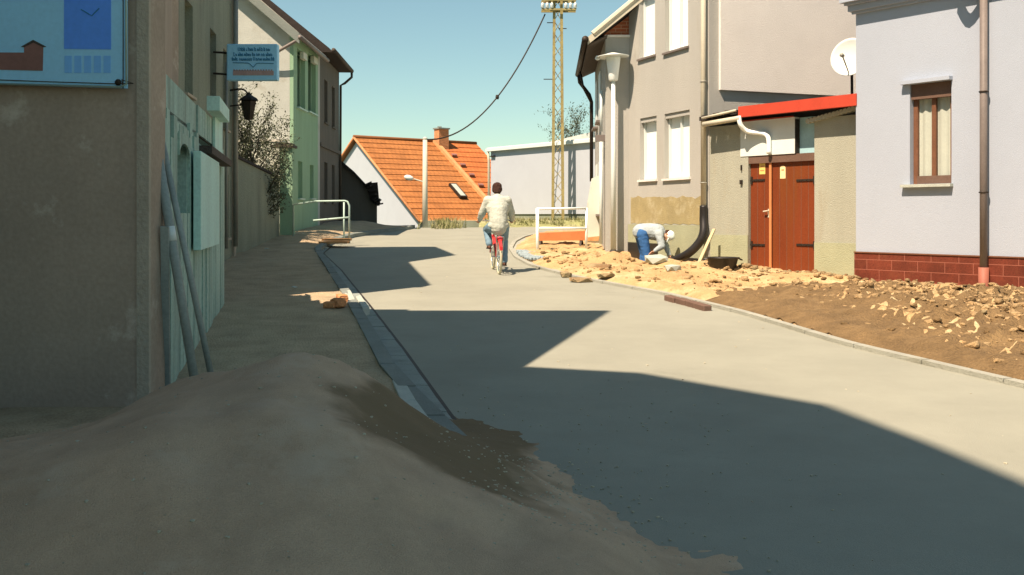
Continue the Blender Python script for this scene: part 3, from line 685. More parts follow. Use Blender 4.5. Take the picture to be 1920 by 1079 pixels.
mb = MB(); TB.box(mb, 7.62, 7.9, .6, 7.8, .002, .05); mb.build('corner_strip', 'greyband', r)
# hanging sign
Ys = 19.2; bl, tr = at(427, 152, Ys), at(522, 84, Ys)
r = empty('hanging_sign', ((bl+tr)/2)[:], 'small pale blue box sign with blue lettering and a grey-red bar, projecting over the pavement', 'sign')
mb = MB(); mb.box((bl+tr)/2, (tr.x-bl.x, .16, tr.z-bl.z)); mb.build('sign_box', 'signblue', r, bevel=.015)
def SS(px, py, o=.09): return at(px, py, Ys-o)
rs = random.Random(3)
for (x0, x1, y0) in ((446, 504, 92.5), (438, 511, 102), (435, 514, 110.5)):
    mb = MB(); x = x0
    while x < x1:                       # the letters are too small to read in the photograph: rows of letter-like strokes
        wl = rs.uniform(2.0, 3.4); hh = rs.choice([4.6, 4.6, 5.2, 7.0]) if x > x0 else 7.0; yb = y0+3.5
        kind = rs.randrange(4)
        mb.prism([SS(x, yb), SS(x+.9, yb), SS(x+.9, yb-hh), SS(x, yb-hh)], (0, .012, 0))
        if kind != 0: mb.prism([SS(x+.9, yb), SS(x+wl-.9, yb), SS(x+wl-.9, yb-1.1), SS(x+.9, yb-1.1)], (0, .012, 0))
        if kind != 1: mb.prism([SS(x+.9, yb-hh*.6), SS(x+wl-.9, yb-hh*.6), SS(x+wl-.9, yb-hh*.6-1.1), SS(x+.9, yb-hh*.6-1.1)], (0, .012, 0))
        if kind in (0, 2, 3): mb.prism([SS(x+wl-.9, yb), SS(x+wl-.1, yb), SS(x+wl-.1, yb-hh*.7), SS(x+wl-.9, yb-hh*.7)], (0, .012, 0))
        x += wl+rs.choice([.6, .6, .7, 2.2])
    mb.build('lettering', 'signink', r)
mb = MB(); mb.tube([SS(436.5, 118), SS(464, 118.5), SS(468, 120), SS(475, 126.5), SS(481, 119.5), SS(485, 119), SS(513, 119.5)], .007, 6); mb.build('book_line', 'signink', r)
mb = MB(); mb.prism([SS(437, 141.5), SS(513, 141.5), SS(513, 133), SS(437, 132)], (0, .012, 0))
for k in range(15):
    x = 438+k*5.0; mb.prism([SS(x, 133), SS(x+2.4, 133), SS(x+2.4, 130.4+rs.random()), SS(x, 130.4)], (0, .012, 0))
mb.build('red_lettering', 'signrose', r)
mb = MB(); mb.tube([at(428, 100, Ys), at(400, 98, Ys)], .02, 8); mb.build('bracket', 'iron', r); mb = MB(); mb.tube([at(428, 140, Ys), at(400, 138, Ys)], .02, 8); mb.build('bracket', 'iron', r)
# wall lantern
Yl = 21.2; c = at(466, 205, Yl)
r = empty('wall_lantern', c, 'dark old lantern on a bracket below the small blue sign', 'lantern')
mb = MB(); mb.lathe(c+V((0, 0, -.22)), [(.09, 0), (.16, .38), (.13, .4)], 6); mb.build('lantern_body', 'iron', r)
mb = MB(); mb.lathe(c+V((0, 0, .18)), [(.21, 0), (.17, .05), (.07, .11), (.03, .17)], 6); mb.build('lantern_cap', 'iron', r)
mb = MB(); mb.tube([c+V((0, 0, .3)), c+V((-.15, 0, .42)), c+V((-.62, .1, .36))], .02, 6, smooth=5); mb.tube([c+V((-.1, 0, .1)), c+V((-.6, .1, .05))], .015, 6); mb.build('bracket', 'iron', r)

# --- garden wall, gate pillar
GW = Frame((-6.02, 21.9), (-.02, 1), (1, .02)); GW = Frame((-6.05, 21.95), ((-6.13+6.05), 4.8), (4.8, .08))
r = empty('garden_wall', GW.P(2.4, .7, -.1), 'dark plastered garden wall between the town house and the gate pillar', 'wall')
mb = MB(); mb.prism([GW.P(0, .3), GW.P(4.75, .3), GW.P(4.75, 2.52), GW.P(0, 2.84)], -GW.n*.25); mb.build('wall', 'brownwall2', r)
mb = MB(); mb.prism([GW.P(0, 2.84, .04), GW.P(4.75, 2.52, .04), GW.P(4.75, 2.58, .04), GW.P(0, 2.90, .04)], -GW.n*.33); mb.build('coping', 'darktile', r)
p_ = at(536, 275, 26.8); r = empty('gate_pillar', (p_.x, 26.95, .9), 'greenish rendered gate pillar with a dark cap left of the green house', 'pillar')
mb = MB(); mb.box((p_.x, 27.0, 2.0), (.34, .36, 2.72)); mb.build('shaft', 'green', r)
mb = MB(); mb.box((p_.x-.1, 27.0, 3.39), (.62, .5, .07)); mb.box((p_.x-.06, 27.0, 3.45), (.42, .4, .05)); mb.build('cap', 'darkwood', r)

# --- green house with cream gable
r = empty('green_house', (-8, 28, .9), 'narrow-fronted house, green street wall in shade and cream gable in sun', 'house')
ZE = 6.58
GF = Frame((-6.04, 28.0), (0, 1), (1, 0))
def pw(pxa, pxb, ya, yb):
    a, b = GF.t(pxa), GF.t(pxb); m_ = (pxa+pxb)/2; return (a, b, GF.z(m_, yb), GF.z(m_, ya))
holes = [pw(557, 572, 96, 204), pw(577, 592, 104, 212), pw(559, 567, 303, 372), pw(581, 588, 310, 372)]
mb = MB(); GF.wall(mb, .302, 3.54, .6, ZE, .3, holes); GF.box(mb, .001, .30, .6, ZE-.003, -.1, 0); mb.build('street_wall', 'green', r)
for i, h in enumerate(holes):
    wd = window(GF, h, r, 'green', .12, 1 if i < 2 else 0, None, .07, sill='railpale', sillout=.08)
    if i < 2: mb = MB(); GF.box(mb, h[0]+.55*(h[1]-h[0]), h[1]+.02, h[3]-.2, h[3]-.01, -.05, .06); mb.build('blind_box', 'annex', wd)
mb = MB(); X0, X1 = -6.04, -11.2; XM = (X0+X1)/2; ZR = ZE+(X0-XM)*.86
mb.prism([(X0-.102, 28, .5), (X1, 28, .5), (X1, 28, ZE), (XM, 28, ZR), (X0-.102, 28, ZE+.08)], (0, .3, 0)); mb.prism([(X0, 31.85, .5), (X1, 31.85, .5), (X1, 31.85, ZE), (XM, 31.85, ZR), (X0, 31.85, ZE)], (0, -.3, 0)); mb.build('gable_wall', 'cream', r)
mb = MB()
for sx, xe in ((1, X0+.2), (-1, X1-.2)):
    ze = ZE-.2*.86; mb.prism([(xe, 27.7, ze+.02), (XM, 27.7, ZR+.02), (XM, 27.7, ZR+.16), (xe, 27.7, ze+.16)], (0, 4.15, 0))
mb.build('roof', 'palesheet', r)
mb = MB(); mb.prism([(X0+.24, 27.62, ZE-.34), (XM, 27.62, ZR-.14), (XM, 27.62, ZR+.13), (X0+.24, 27.62, ZE-.05)], (0, .07, 0)); mb.build('barge_board', 'kerb', r)
mb = MB(); mb.tube([(X0+.26, 27.6, ZE-.16), (X0+.26, 31.8, ZE-.16)], .06, 8); mb.build('gutter', 'brownpipe', r, True)
mb = MB(); mb.tube([(X0+.24, 27.66, ZE-.2), (X0-.3, 27.7, ZE-.5), (X0-.85, 27.85, ZE-.8)], .045, 8, smooth=4); mb.build('strut_pipe', 'brownpipe', r, True)
mb = MB(); a, b = at(452, 268, 27.6), at(527, 268, 27.6); mb.box(((a.x+b.x)/2, 27.75, 2.2), (b.x-a.x, .48, 2.7)); mb.build('annex', 'annex', r)
mb = MB(); mb.box(((a.x+b.x)/2, 27.74, 3.59), (b.x-a.x+.1, .5, .06)); mb.build('annex_roof', 'palesheet', r)

# --- dark neighbouring house
DH = Frame((-6.07, 31.95), (-.15, 4.5), (4.5, .15)); r = empty('grey_house', DH.P(2.2, .9, -2), 'dark grey house with overhanging eaves beyond the green house', 'house')
holes = [(1.0, 1.7, 4.6, 6.0), (2.7, 3.4, 4.6, 6.0), (1.0, 1.7, 2.0, 3.3), (2.7, 3.4, 2.0, 3.3)]
mb = MB(); DH.wall(mb, 0, 4.5, .6, 6.7, .3, holes); mb.prism([DH.P(4.5, .6), DH.P(4.5, 6.7), DH.P(4.5, 6.7, -4.5), DH.P(4.5, .6, -4.5)], -DH.d*.25); mb.build('wall', 'greyhouse', r)
for h in holes: window(DH, h, r, 'greyhouse', .12, 1, None, .06, sill='greyhouse')
mb = MB(); a = [DH.P(.05, 6.72, .42), DH.P(.05, 6.85, .30), DH.P(.05, 9.2, -2.6), DH.P(.05, 6.75, -5)]
mb.prism(a, DH.d*4.6); mb.build('roof', 'darktile', r)
mb = MB(); mb.tube([DH.P(.0, 6.78, .44), DH.P(4.7, 6.78, .44)], .07, 8); e = DH.P(4.6, 6.75, .44); mb.tube([e, e+V((0, 0, -.2)), e+V((-.25, 0, -.42)), e+V((-.4, 0, -.5)), e+V((-.42, 0, -5.6))], .045, 8); mb.build('gutter', 'darkwood', r, True)
mb = MB(); DH.box(mb, 0, 4.5, 3.75, 3.87, .003, .06); mb.build('string_course', 'greyhouse', r)

# --- handrail and boards
def railz(px, Y): return at(px, 0, Y).x
r = empty('handrail', G(650, 455, .1), 'pale tubular handrail in front of the green house', 'handrail')
A0 = G(655, 457, .08); hr = A0.y
zt_ = at(655, 386, hr).z; topz = at(640, 377, hr).z
mb = MB(); L0 = at(550, 384, hr+.9)
mb.tube([A0, V((A0.x, A0.y, zt_)), V((A0.x-.05, A0.y, topz-.02)), V((A0.x-.12, A0.y, topz)), V((at(590,0,hr).x, hr+.1, topz-.01)), V((L0.x, hr+.9, L0.z)), V((L0.x, hr+.9, 1.0))], .024, 8); mb.build('top_rail', 'railpale', r, True)
mb = MB(); B0 = G(645, 452, .08); mb.tube([B0, V((B0.x, B0.y, topz-.02))], .022, 8); mb.build('post', 'railpale', r, True)
mb = MB(); z_ = at(650, 408, hr).z; mb.tube([V((A0.x, hr, z_)), V((at(586, 0, hr).x, hr+.1, z_-.08))], .024, 8); mb.build('mid_rail', 'railpale', r, True)
r = empty('board_stack', G(622, 458, .08), 'low stack of orange-brown boards lit by sun at the foot of the handrail', 'boards')
for k in range(5):
    mb = MB(); c0 = G(600, 458, .08); Yb = c0.y; x0, x1 = at(597, 0, Yb).x, at(650, 0, Yb).x; row, col_ = divmod(k, 3)
    mb.box(((x0+x1)/2+.02*k, Yb+.1+col_*.2+row*.08, c0.z+.035+row*.07), (x1-x0-.05*col_, .17, .055)); mb.build('board', 'orangewood', r)
# --- tumbledown shed
r = empty('tumbledown_shed', (-6.2, 38, 1), 'low dark shed with a ragged tiled roof left of the white gable', 'shed')
sh = [(638, 300), (664, 322), (690, 350), (707, 372)]
mb = MB(); P4 = [at(560, 250, 37.8)]+[at(x, y+5, 37.8) for x, y in sh]+[at(707, 470, 37.8), at(560, 470, 37.8)]
mb.prism(P4, (-.9, 4.5, 0)); mb.build('wall', 'greyhouse', r)
mb = MB(); q = [at(560, 243, 37.6)]+[at(x, y, 37.6) for x, y in sh[:3]]+[at(713, 377, 37.6)]
for a, b in zip(q, q[1:]): mb.prism([a, b, b+V((0, 0, -.12)), a+V((0, 0, -.12))], (-.95, 4.9, 0))
mb.prism([at(688, 344, 37.55), at(708, 342, 37.55), at(712, 386, 37.55), at(694, 374, 37.55)], (-.9, 4.5, 0)); mb.build('roof', 'darktile', r)
for k in range(9):
    mb = MB(); p = at(690+k*2.7, 346+k*4.8+rs.uniform(-3, 3), 37.5); mb.box(p, (.24, .22, .05), Matrix.Rotation(rs.uniform(-.7, .2), 3, 'Y')@Matrix.Rotation(rs.uniform(-.5, .5), 3, 'Z')); mb.build('loose_tile', 'darktile', r)

# --- trees
def tree(name, label, base, dirs, seed, leaves, spread, leafsize=.05, levels=4, rad=.06, length=1.0, grp=None, nleaf=3, lim=(99, 99)):
    rn = random.Random(seed); r = empty(name, base, label, 'tree' if 'tree' in name else 'shrub', grp); tb = MB(); lb = MB()
    def grow(p, d, L, rd, lv):
        q = p; pts = [p]; rr = [rd]
        for k in range(4):
            if q.x > lim[0] or q.z > lim[1]: return
            d = (d+V((rn.uniform(-1, 1), rn.uniform(-1, 1), rn.uniform(-.6, .8)))*.16).normalized(); q = q+d*L/4; pts.append(q); rr.append(rd*(1-.16*(k+1)))
            if lv > 0:
                for c_ in range(rn.choice([1, 1, 2])):
                    dd = (d+V((rn.uniform(-1, 1), rn.uniform(-1, 1), rn.uniform(-.5, .7)))*spread).normalized(); grow(q, dd, L*rn.uniform(.5, .75), rd*.45, lv-1)
            if lv <= 1 and leaves:
                for _ in range(nleaf):
                    if rn.random() > leaves: continue
                    c_ = q+V((rn.gauss(0, 1), rn.gauss(0, 1), rn.gauss(0, 1)))*.06; u_ = V((rn.gauss(0, 1), rn.gauss(0, 1), rn.gauss(0, 1))).normalized(); v_ = u_.orthogonal().normalized(); s_ = leafsize*rn.uniform(.5, 1.2)
                    lb.quad(c_-u_*s_, c_+v_*s_*.5, c_+u_*s_, c_-v_*s_*.5)
        tb.tube(pts, rr, 5 if lv > 1 else 3, cap=False)
    for d in dirs: grow(V(base), V(d).normalized(), length, rad, levels)
    tb.build('trunk', 'bark', r)
    if leaves: lb.build('crown', 'leaf', r)
    else: lb.bm.free()
    return r
tree('yard_tree', 'bare-twigged dark tree in front of the cream gable wall', V((-7.0, 25.6, .9)), [(.12, .05, 1), (.35, 0, 1), (-.15, .1, 1), (.62, 0, .9)], 11, .85, .85, .036, 3, .05, 2.2, nleaf=6, lim=(-5.85, 5.5))
mb = None

# ================================================================== BACKGROUND
# --- orange-roofed house
E0 = at(785, 407, 45.); rd = V((.788, .616, 0)); gd = V((-.616, .788, 0)); W5, LR = 5.6, 7.1*1.0; zE = E0.z; zA = 5.37
r = empty('orange_roof_house', E0+V((0, 0, -2.5)), 'white gabled house with a bright orange tiled roof at the end of the street', 'house')
zb_ = -2.
mb = MB(); L_ = E0+gd*2*W5; ap = E0+gd*W5; ap.z = zA
i_ = rd*.08
mb.prism([V((E0.x, E0.y, zb_))+i_, V((L_.x, L_.y, zb_))+i_, V((L_.x, L_.y, zE))+i_, ap+i_-V((0, 0, .08)), E0+i_-V((0, 0, .05))], rd*(LR-.16)); mb.build('wall', 'white', r)
sl = (ap-E0); sln = sl.normalized(); k1 = E0-sln*.32; eL = L_+(L_-ap).normalized()*.3
F0 = .64  # where the pale verge band divides old and new tiles
def RP(u, v): return k1+(ap-k1)*v+rd*(-.12+(LR+.24)*u)
for nm, mm, u0, u1 in (('roof', 'orangetile', 0, .62), ('roof', 'orangetile2', .64, 1.)):
    mb = MB(); roof(mb, RP(u0, 0), RP(u1, 0), RP(u1, 1), RP(u0, 1), 15, .028, .1); o = mb.build(nm, mm, r); roof_uv(o, RP(u0, 0), RP(u1, 0), RP(u0, 1))
nrm_ = rd.cross(sln); nrm_ = nrm_ if nrm_.z > 0 else -nrm_
mb = MB(); mb.prism([RP(.617, 0)-nrm_*.1, RP(.645, 0)-nrm_*.1, RP(.645, 1)-nrm_*.1, RP(.617, 1)-nrm_*.1], nrm_*.26); mb.build('verge_band', 'orangewood', r)
mb = MB(); Bk = ap+(eL-ap); mb.prism([ap-rd*.12, ap-rd*.12-V((0, 0, .12)), eL-rd*.12-V((0, 0, .12)), eL-rd*.12], rd*(LR+.24)); mb.build('rear_roof', 'orangetile', r)
mb = MB(); mb.tube([ap-rd*.15+V((0, 0, .03)), ap+rd*(LR+.12)+V((0, 0, .03))], .09, 8); mb.build('ridge_tiles', 'orangetile', r, True)
mb = MB(); mb.tube([RP(0, 0)-nrm_*.02, RP(0, 1)-nrm_*.02], .06, 6); mb.tube([ap-rd*.12, eL-rd*.12], .06, 6); mb.build('verge_tiles', 'brick', r, True)
ch = RP(.66, .93); mb = MB(); mb.box(ch+V((0, 0, .35)), (.6, .45, 1.1), Matrix((rd, gd, V((0, 0, 1)))).transposed()); chm = mb.build('chimney', 'brick', r)
mb = MB(); mb.box(ch+V((0, 0, .93)), (.7, .55, .07), Matrix((rd, gd, V((0, 0, 1)))).transposed()); mb.box(ch+V((-.1, 0, 1.0)), (.2, .2, .1)); mb.build('chimney_cap', 'kerb', chm)
RR = Matrix((rd, sln, nrm_)).transposed()
mb = MB(); sk = RP(.46, .33); mb.box(sk+nrm_*.1, (.42, 1.15, .12), RR); s_ = mb.build('skylight', 'iron', r); mb = MB(); mb.box(sk+nrm_*.165, (.28, 1.0, .012), RR); mb.build('pane', 'kerb_pale', s_)
for k in range(6):
    mb = MB(); p = RP(.69, .80-k*.13)+nrm_*.12; mb.box(p, (.3, .16, .04), RR); mb.bar(p-sln*.05-nrm_*.1, p+nrm_*.02-sln*.05, .22, .03); mb.build('roof_step', 'signbrown', r)
mb = MB(); mb.tube([RP(0, 0)+nrm_*.02-sln*.06, RP(1, 0)+nrm_*.02-sln*.06], .06, 8); mb.build('gutter', 'orangewood', r, True)
# dark fence/wall below the eave
q0, q1 = at(800, 405, 43), at(930, 405, 43); mb = MB(); mb.box(((q0.x+q1.x)/2, 43.2, .6), (q1.x-q0.x, .15, 1.5)); tag(mb.build('yard_wall', 'brownwall2'), 'dark low wall below the eave of the orange roof', 'wall')
# --- white flat building
WB = Frame((2.2, 38.8), (-.59, .807), (-.807, -.59)); r = empty('flat_white_building', WB.P(2, 1.2, -2), 'plain white flat-roofed building behind the lattice mast', 'building')
mb = MB(); WB.wall(mb, -9, 5.25, 1.62, 4.28, .3); e = WB.P(5.25, 0, -.3); mb.prism([V((e.x, e.y, .3)), V((e.x, e.y, 4.28)), V((e.x, e.y, 4.28))+V((.807, .59, 0))*4, V((e.x, e.y, .3))+V((.807, .59, 0))*4], V((.59, -.807, 0))*.3); mb.build('wall', 'white', r)
mb = MB(); WB.box(mb, -9, 5.2, .4, 1.62, -.3, -.05); mb.build('plinth', 'brownwall2', r)
mb = MB(); WB.box(mb, -9, 5.42, 4.28, 4.40, -5, .16); WB.box(mb, -9, 5.40, 4.402, 4.44, -5, .10); mb.build('roof_edge', 'whitepaint', r)
mb = MB(); mb.tube([WB.P(5.32, 4.27, .1), WB.P(5.32, 3.9, .06), WB.P(5.32, .8, .06)], .05, 8); mb.build('downpipe', 'palezinc', r, True)
mb = MB(); WB.box(mb, 4.9, 5.2, 4.05, 4.09, .003, .1); mb.build('bracket', 'iron', r)
q_ = lambda px, py: WB.P(WB.t(px, -1.6), WB.z(px, py, -1.6), -1.6)
mb = MB(); mb.prism([q_(985, 277), q_(1130, 243), q_(1130, 290), q_(985, 290)], -WB.n*.3); mb.build('roof_slope', 'cream', r)
tree('roof_shrub', 'leafless shrub showing above the flat white roof', V((2.75, 43, 3.2)), [(.4, 0, 1), (-.4, 0, 1), (0, 0, 1), (.8, 0, .8)], 5, .45, .9, .05, 3, .03, 1.6, nleaf=2)
# --- lattice mast
PY = 38.; pb = at(1046, 415, PY); r = empty('lattice_mast', pb, 'rusty steel lattice mast carrying white insulators', 'mast')
zt0 = at(0, -60, PY).z
def leg(s, z): k = (z-pb.z)/(zt0-pb.z); return pb.x+s*(.195-.07*k)
dd = .045
mb = MB()
for s_ in (-1, 1):
    for yy in (-dd, dd): mb.bar((leg(s_, pb.z), PY+yy, pb.z-.5), (leg(s_, zt0), PY+yy*.6, zt0), .10)
mb.build('leg', 'rust', r)
mb = MB(); z = pb.z-.3; k = 0
while z < zt0-.4:
    h = .46
    for yy in (0,):
        mb.bar((leg(-1, z), PY+yy, z), (leg(1, z+h), PY+yy, z+h), .065, .02); mb.bar((leg(1, z), PY+yy+.03, z), (leg(-1, z+h), PY+yy+.03, z+h), .05, .02)
    z += h; k += 1
mb.build('lattice', 'rust', r)
for py_, ins in ((20, True), (2, True), (-22, True)):
    zz = at(0, py_, PY).z; x0, x1 = at(1015, 0, PY).x, at(1080, 0, PY).x
    mb = MB(); 
    for yy in (-.2, .2): mb.bar((x0, PY+yy, zz), (x1, PY+yy, zz), .06, .07)
    arm = mb.build('cross_arm', 'rust', r)
    for k in range(8):
        xx = x0+.04+(x1-x0-.08)*k/7
        if abs(xx-pb.x) < .12: continue
        mb = MB(); mb.lathe((xx, PY-.2, zz+.04), [(.02, 0), (.075, .03), (.055, .09), (.07, .11), (.04, .2), (.015, .22)], 10); mb.build('insulator', 'whitepaint', arm, True)
mb = MB()
for px, py_, l in ((1040, 43, -12), (1048, 54, 12), (1036, 149, -14)): p = at(px, py_, PY); mb.bar(p, p+V((l/F*PY*1.2, 0, 0)), .03)
mb.build('step_iron', 'iron', r)
# --- concrete lamp pole
p = G(797, 430); Yp = 36.; p = at(797, 431, Yp); r = empty('concrete_lamp_post', p, 'slim pale concrete lamp post in front of the orange roof', 'lamp post')
mb = MB(); tp = at(797, 262, Yp); mb.tube([p-V((0, 0, .3)), tp], [.105, .08], 12); mb.lathe(tp, [(.085, 0), (.085, .05), (.03, .09)], 10); mb.build('pole', 'concrete', r, True)
mb = MB(); a = at(793, 341, Yp); b = at(776, 336, Yp); mb.tube([a, b], .022, 8); mb.build('arm', 'concrete', r)
mb = MB(); c = at(767, 334, Yp); mb.lathe(c+V((.16, -.02, -.03)), [(.02, 0), (.07, .05), (.10, .16), (.085, .27), (.03, .34)], 12, V((-1, 0, .22))); mb.build('lamp_head', 'whitepaint', r, True)
# --- cable
a, b = at(1022, 27, 38), at(800, 262, 36); pts = []
for i in range(25):
    t = i/24; q = a.lerp(b, t); q.z -= 4*1.22*t*(1-t); pts.append(q)
mb = MB(); mb.tube(pts, .028, 6); cb = mb.build('overhead_cable', 'iron', smooth=True); tag(cb, 'black overhead cable sagging from the lattice mast to the lamp post', 'cable')
q = pts[10]; mb = MB(); mb.lathe(q, [(.05, -.08), (.07, 0), (.05, .08)], 8); o = mb.build('splice', 'iron', cb)

# ================================================================== RIGHT SIDE
# --- beige house
BF = Frame((3.89, 20.), (-.354, .937), (-.937, -.354)); BS = Frame((3.89, 20.), (.937, .354), (.354, -.937))
r = empty('beige_house', BF.P(2, .5, -2), 'tall beige rendered house with white blinds, behind the street lamp', 'house')
LB = 3.43
def bw(a, b, yt, yb):
    m_ = (a+b)/2; return (BF.t(b), BF.t(a), BF.z(m_, yb), BF.z(m_, yt))
holes = [bw(1200, 1231, 220, 337), bw(1246, 1293, 210, 334), bw(1199, 1228, -20, 107), bw(1247, 1290, -40, 93)]
ZL = BF.z(1250, 422)
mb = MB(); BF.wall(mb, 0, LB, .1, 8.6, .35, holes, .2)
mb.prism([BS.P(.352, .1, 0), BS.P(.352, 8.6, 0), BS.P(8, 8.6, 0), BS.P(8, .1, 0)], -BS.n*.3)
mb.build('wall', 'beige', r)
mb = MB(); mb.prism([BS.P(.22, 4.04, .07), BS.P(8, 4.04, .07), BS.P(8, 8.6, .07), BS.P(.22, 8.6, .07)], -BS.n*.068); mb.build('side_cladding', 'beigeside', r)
mb = MB(); BF.box(mb, .12, LB-.02, .1, ZL, .002, .035); mb.build('plinth', 'plinthgreen', r)
mb = MB(); n = 26; zp0, zp1 = ZL+.02, BF.z(1250, 372); t0, t1 = BF.t(1322), BF.t(1183)
pts = [BF.P(t0+(t1-t0)*i/n, zp0+.015*math.sin(i*2.1), .006) for i in range(n+1)]+[BF.P(t0+(t1-t0)*i/n, zp1+.07*noise.noise(V((i*.5, 0, 0)))+.05*(i/n), .006) for i in range(n, -1, -1)]
mb.prism(pts, -BF.n*.005); mb.build('stained_band', 'patch', r)
for i, h in enumerate(holes):
    wd = window(BF, h, r, 'whitepaint', .10, 1 if i % 2 else 0, 'blind', .035, sill='brownpipe' if i > 1 else 'beigeside', sillout=.05)
    mb = MB(); BF.box(mb, h[0]+.004, h[1]-.004, h[3]-.10, h[3]-.004, -.09, -.03); mb.build('shutter_box', 'beige', wd)
mb = MB(); rt = 8.6; mb.prism([BF.P(-.2, rt, .3), BF.P(LB+.1, rt, .3), BF.P(LB+.1, rt+.15, .3), BF.P(-.2, rt+.15, .3)], -BF.n*6); mb.build('roof', 'darktile', r)
mb = MB(); zb3 = BF.z(1300, 484); BF.box(mb, .35, 2.0, .1, zb3, .036, .045); BF.box(mb, 2.0, LB-.03, .1, BF.z(1215, 456), .036, .046); mb.build('base_shade_patch', 'blackrubber', r)  # black patches paint the shade and pit darkness at the wall foot
tz = [(BF.P(.06, z, .09)) for z in (8.6, 1.62)]
mb = MB(); mb.tube(tz, .055, 12); dp = mb.build('downpipe', 'palezinc', r, True)
mb = MB()
for z in (2.2, 4.2, 6.2): mb.torus(BF.P(.06, z, .09), .06, .012, V((0, 0, 1)), 16, 5)
mb.build('pipe_clamp', 'zinc', dp)
# wing with brick gable
X_, Y_ = 2.14, 23.2; zed = 5.66
mb = MB(); mb.prism([(2.69, Y_, .2), (X_, Y_, .2), (X_, Y_, zed), (2.69, Y_, zed)], (0, .3, 0)); mb.prism([(X_, Y_+.3, .2), (2.31, 28.2, .2), (2.31, 28.2, zed), (X_, Y_+.3, zed)], (.3, 0, 0)); mb.build('wing_wall', 'beige', r)
mb = MB(); mb.prism([(2.72, Y_+.02, zed+.03), (X_-.05, Y_+.02, zed+.03), (2.72, Y_+.02, zed+.50)], (0, .25, 0)); o = mb.build('brick_gable', 'brickred', r, uv=((0, 0, 0), (1, 0, 0)))
mb = MB(); mb.box((2.43, Y_+.06, zed+.0), (.62, .22, .05)); mb.build('gable_ledge', 'beigeside', r)
sl0 = V((1.70, 22.75, 5.52)); slp = V((1, 0, .80)).normalized()
mb = MB(); 
a, b = sl0, sl0+slp*1.9; c_, d__ = b+V((.2, 5.6, 0)), a+V((.2, 5.6, 0)); roof(mb, d__, a, b, c_, 8, .02, .1); mb.build('wing_roof', 'darktile', r)
mb = MB(); mb.prism([sl0+V((0, -.03, -.13)), sl0+slp*1.9+V((0, -.03, -.13)), sl0+slp*1.9+V((0, -.03, .04)), sl0+V((0, -.03, .04))], (0, .05, 0)); mb.tube([sl0+V((.12, .0, .11)), sl0+slp*1.9+V((.0, 0, .06))], .07, 8); mb.build('verge', 'palezinc', r)
mb = MB(); mb.prism([sl0+V((0, .05, -.14)), (X_+.01, 22.82, 5.60), (X_+.25, 28.3, 5.60), sl0+V((.2, 5.55, -.14))], (0, 0, .03)); mb.build('soffit', 'darkwood', r)
mb = MB(); gA, gB = sl0+V((-.06, -.06, -.02)), sl0+V((.14, 5.6, -.02)); mb.tube([gA, gB], .075, 10); mb.lathe(gA, [(.08, 0), (.08, .02)], 12, V((0, -1, 0))); e = gB+V((.0, -.3, 0)); mb.tube([e, e+V((.03, 0, -.25)), e+V((.3, 0, -.6)), e+V((.36, 0, -.8)), e+V((.36, 0, -3.))], .05, 8); mb.tube([e+V((0, -.6, 0)), e+V((.08, -.6, -.45)), e+V((.33, -.5, -.9))], .035, 8); mb.build('wing_gutter', 'iron', r, True)
mb = MB(); mb.tube([(X_-.07, 23.5, 4.45), (X_-.07, 23.5, 3.5)], .035, 8); mb.tube([(X_-.09, 23.3, 3.25), (X_-.09, 23.3, .9)], .04, 8); mb.build('white_pipe', 'whitepaint', r, True)
WF = Frame((X_, 23.5), (.035, 1), (-1, .035))
for t_, z0, z1 in ((1.3, 3.9, 5.1), (3.1, 3.9, 5.1), (1.3, 1.6, 2.9), (3.1, 1.6, 2.9)):
    mb = MB(); WF.box(mb, t_, t_+.85, z0, z1, .002, .03); o = mb.build('shutter', 'whitepaint', r); mb = MB(); WF.box(mb, t_-.08, t_+.93, z0-.06, z0-.01, .002, .12); mb.build('sill', 'brownpipe', o)
mb = MB(); mb.box((X_-.1, 23.4, 3.34), (.22, .2, .14)); mb.build('junction_box', 'brownpipe', r)
# low white pier beside it
p = G(1115, 452, .1); r = empty('white_pier', (at(1112, 0, 25.4).x, 25.4, p.z), 'chipped whitewashed wall stub left of the beige house corner', 'wall')
mb = MB(); Yq = 25.2; mb.prism([at(1099, 470, Yq), at(1136, 470, Yq), at(1134, 327, Yq), at(1112, 334, Yq), at(1104, 380, Yq)], (0, .5, 0)); mb.build('stub', 'annex', r)
mb = MB(); mb.prism([at(1098, 452, Yq-.03), at(1122, 452, Yq-.03), at(1124, 443, Yq-.03), at(1098, 446, Yq-.03)], (0, .03, 0)); mb.build('exposed_brick', 'orangewood', r)
# --- street lamp
LY = 22.97; base = V((at(1150, 0, LY).x, LY, .52)); r = empty('street_lamp', base, 'white street lamp with flat round cap in front of the beige wall', 'street lamp')
mb = MB(); zc = at(0, 104, LY).z; zb2, zs = at(0, 152, LY).z, at(0, 470, LY).z
mb.tube([(base.x, LY, zs), (base.x, LY, zb2+.02)], [.062, .045], 14); mb.build('post', 'whitepaint', r, True)
mb = MB(); mb.tube([(base.x, LY, zs), (base.x, LY, base.z-.25)], .085, 14); mb.build('socket', 'blackrubber', r, True)
mb = MB(); mb.lathe((base.x, LY, zb2), [(.09, 0), (.105, .02), (.165, zc-zb2-.06), (.15, zc-zb2-.03)], 20); mb.build('lamp_body', 'blind', r, True)
mb = MB(); mb.lathe((base.x-.01, LY, zc-.035), [(.16, -.01), (.355, -.012), (.37, .01), (.2, .05), (.06, .09), (.0, .095)], 26, V((-.03, 0, 1))); mb.tube([(base.x-.36, LY-.02, zc-.02), (base.x-.40, LY-.02, zc-.07), (base.x-.36, LY-.02, zc-.10), (base.x-.3, LY-.02, zc-.07)], .022, 6, smooth=3); mb.build('cap', 'whitepaint', r, True)

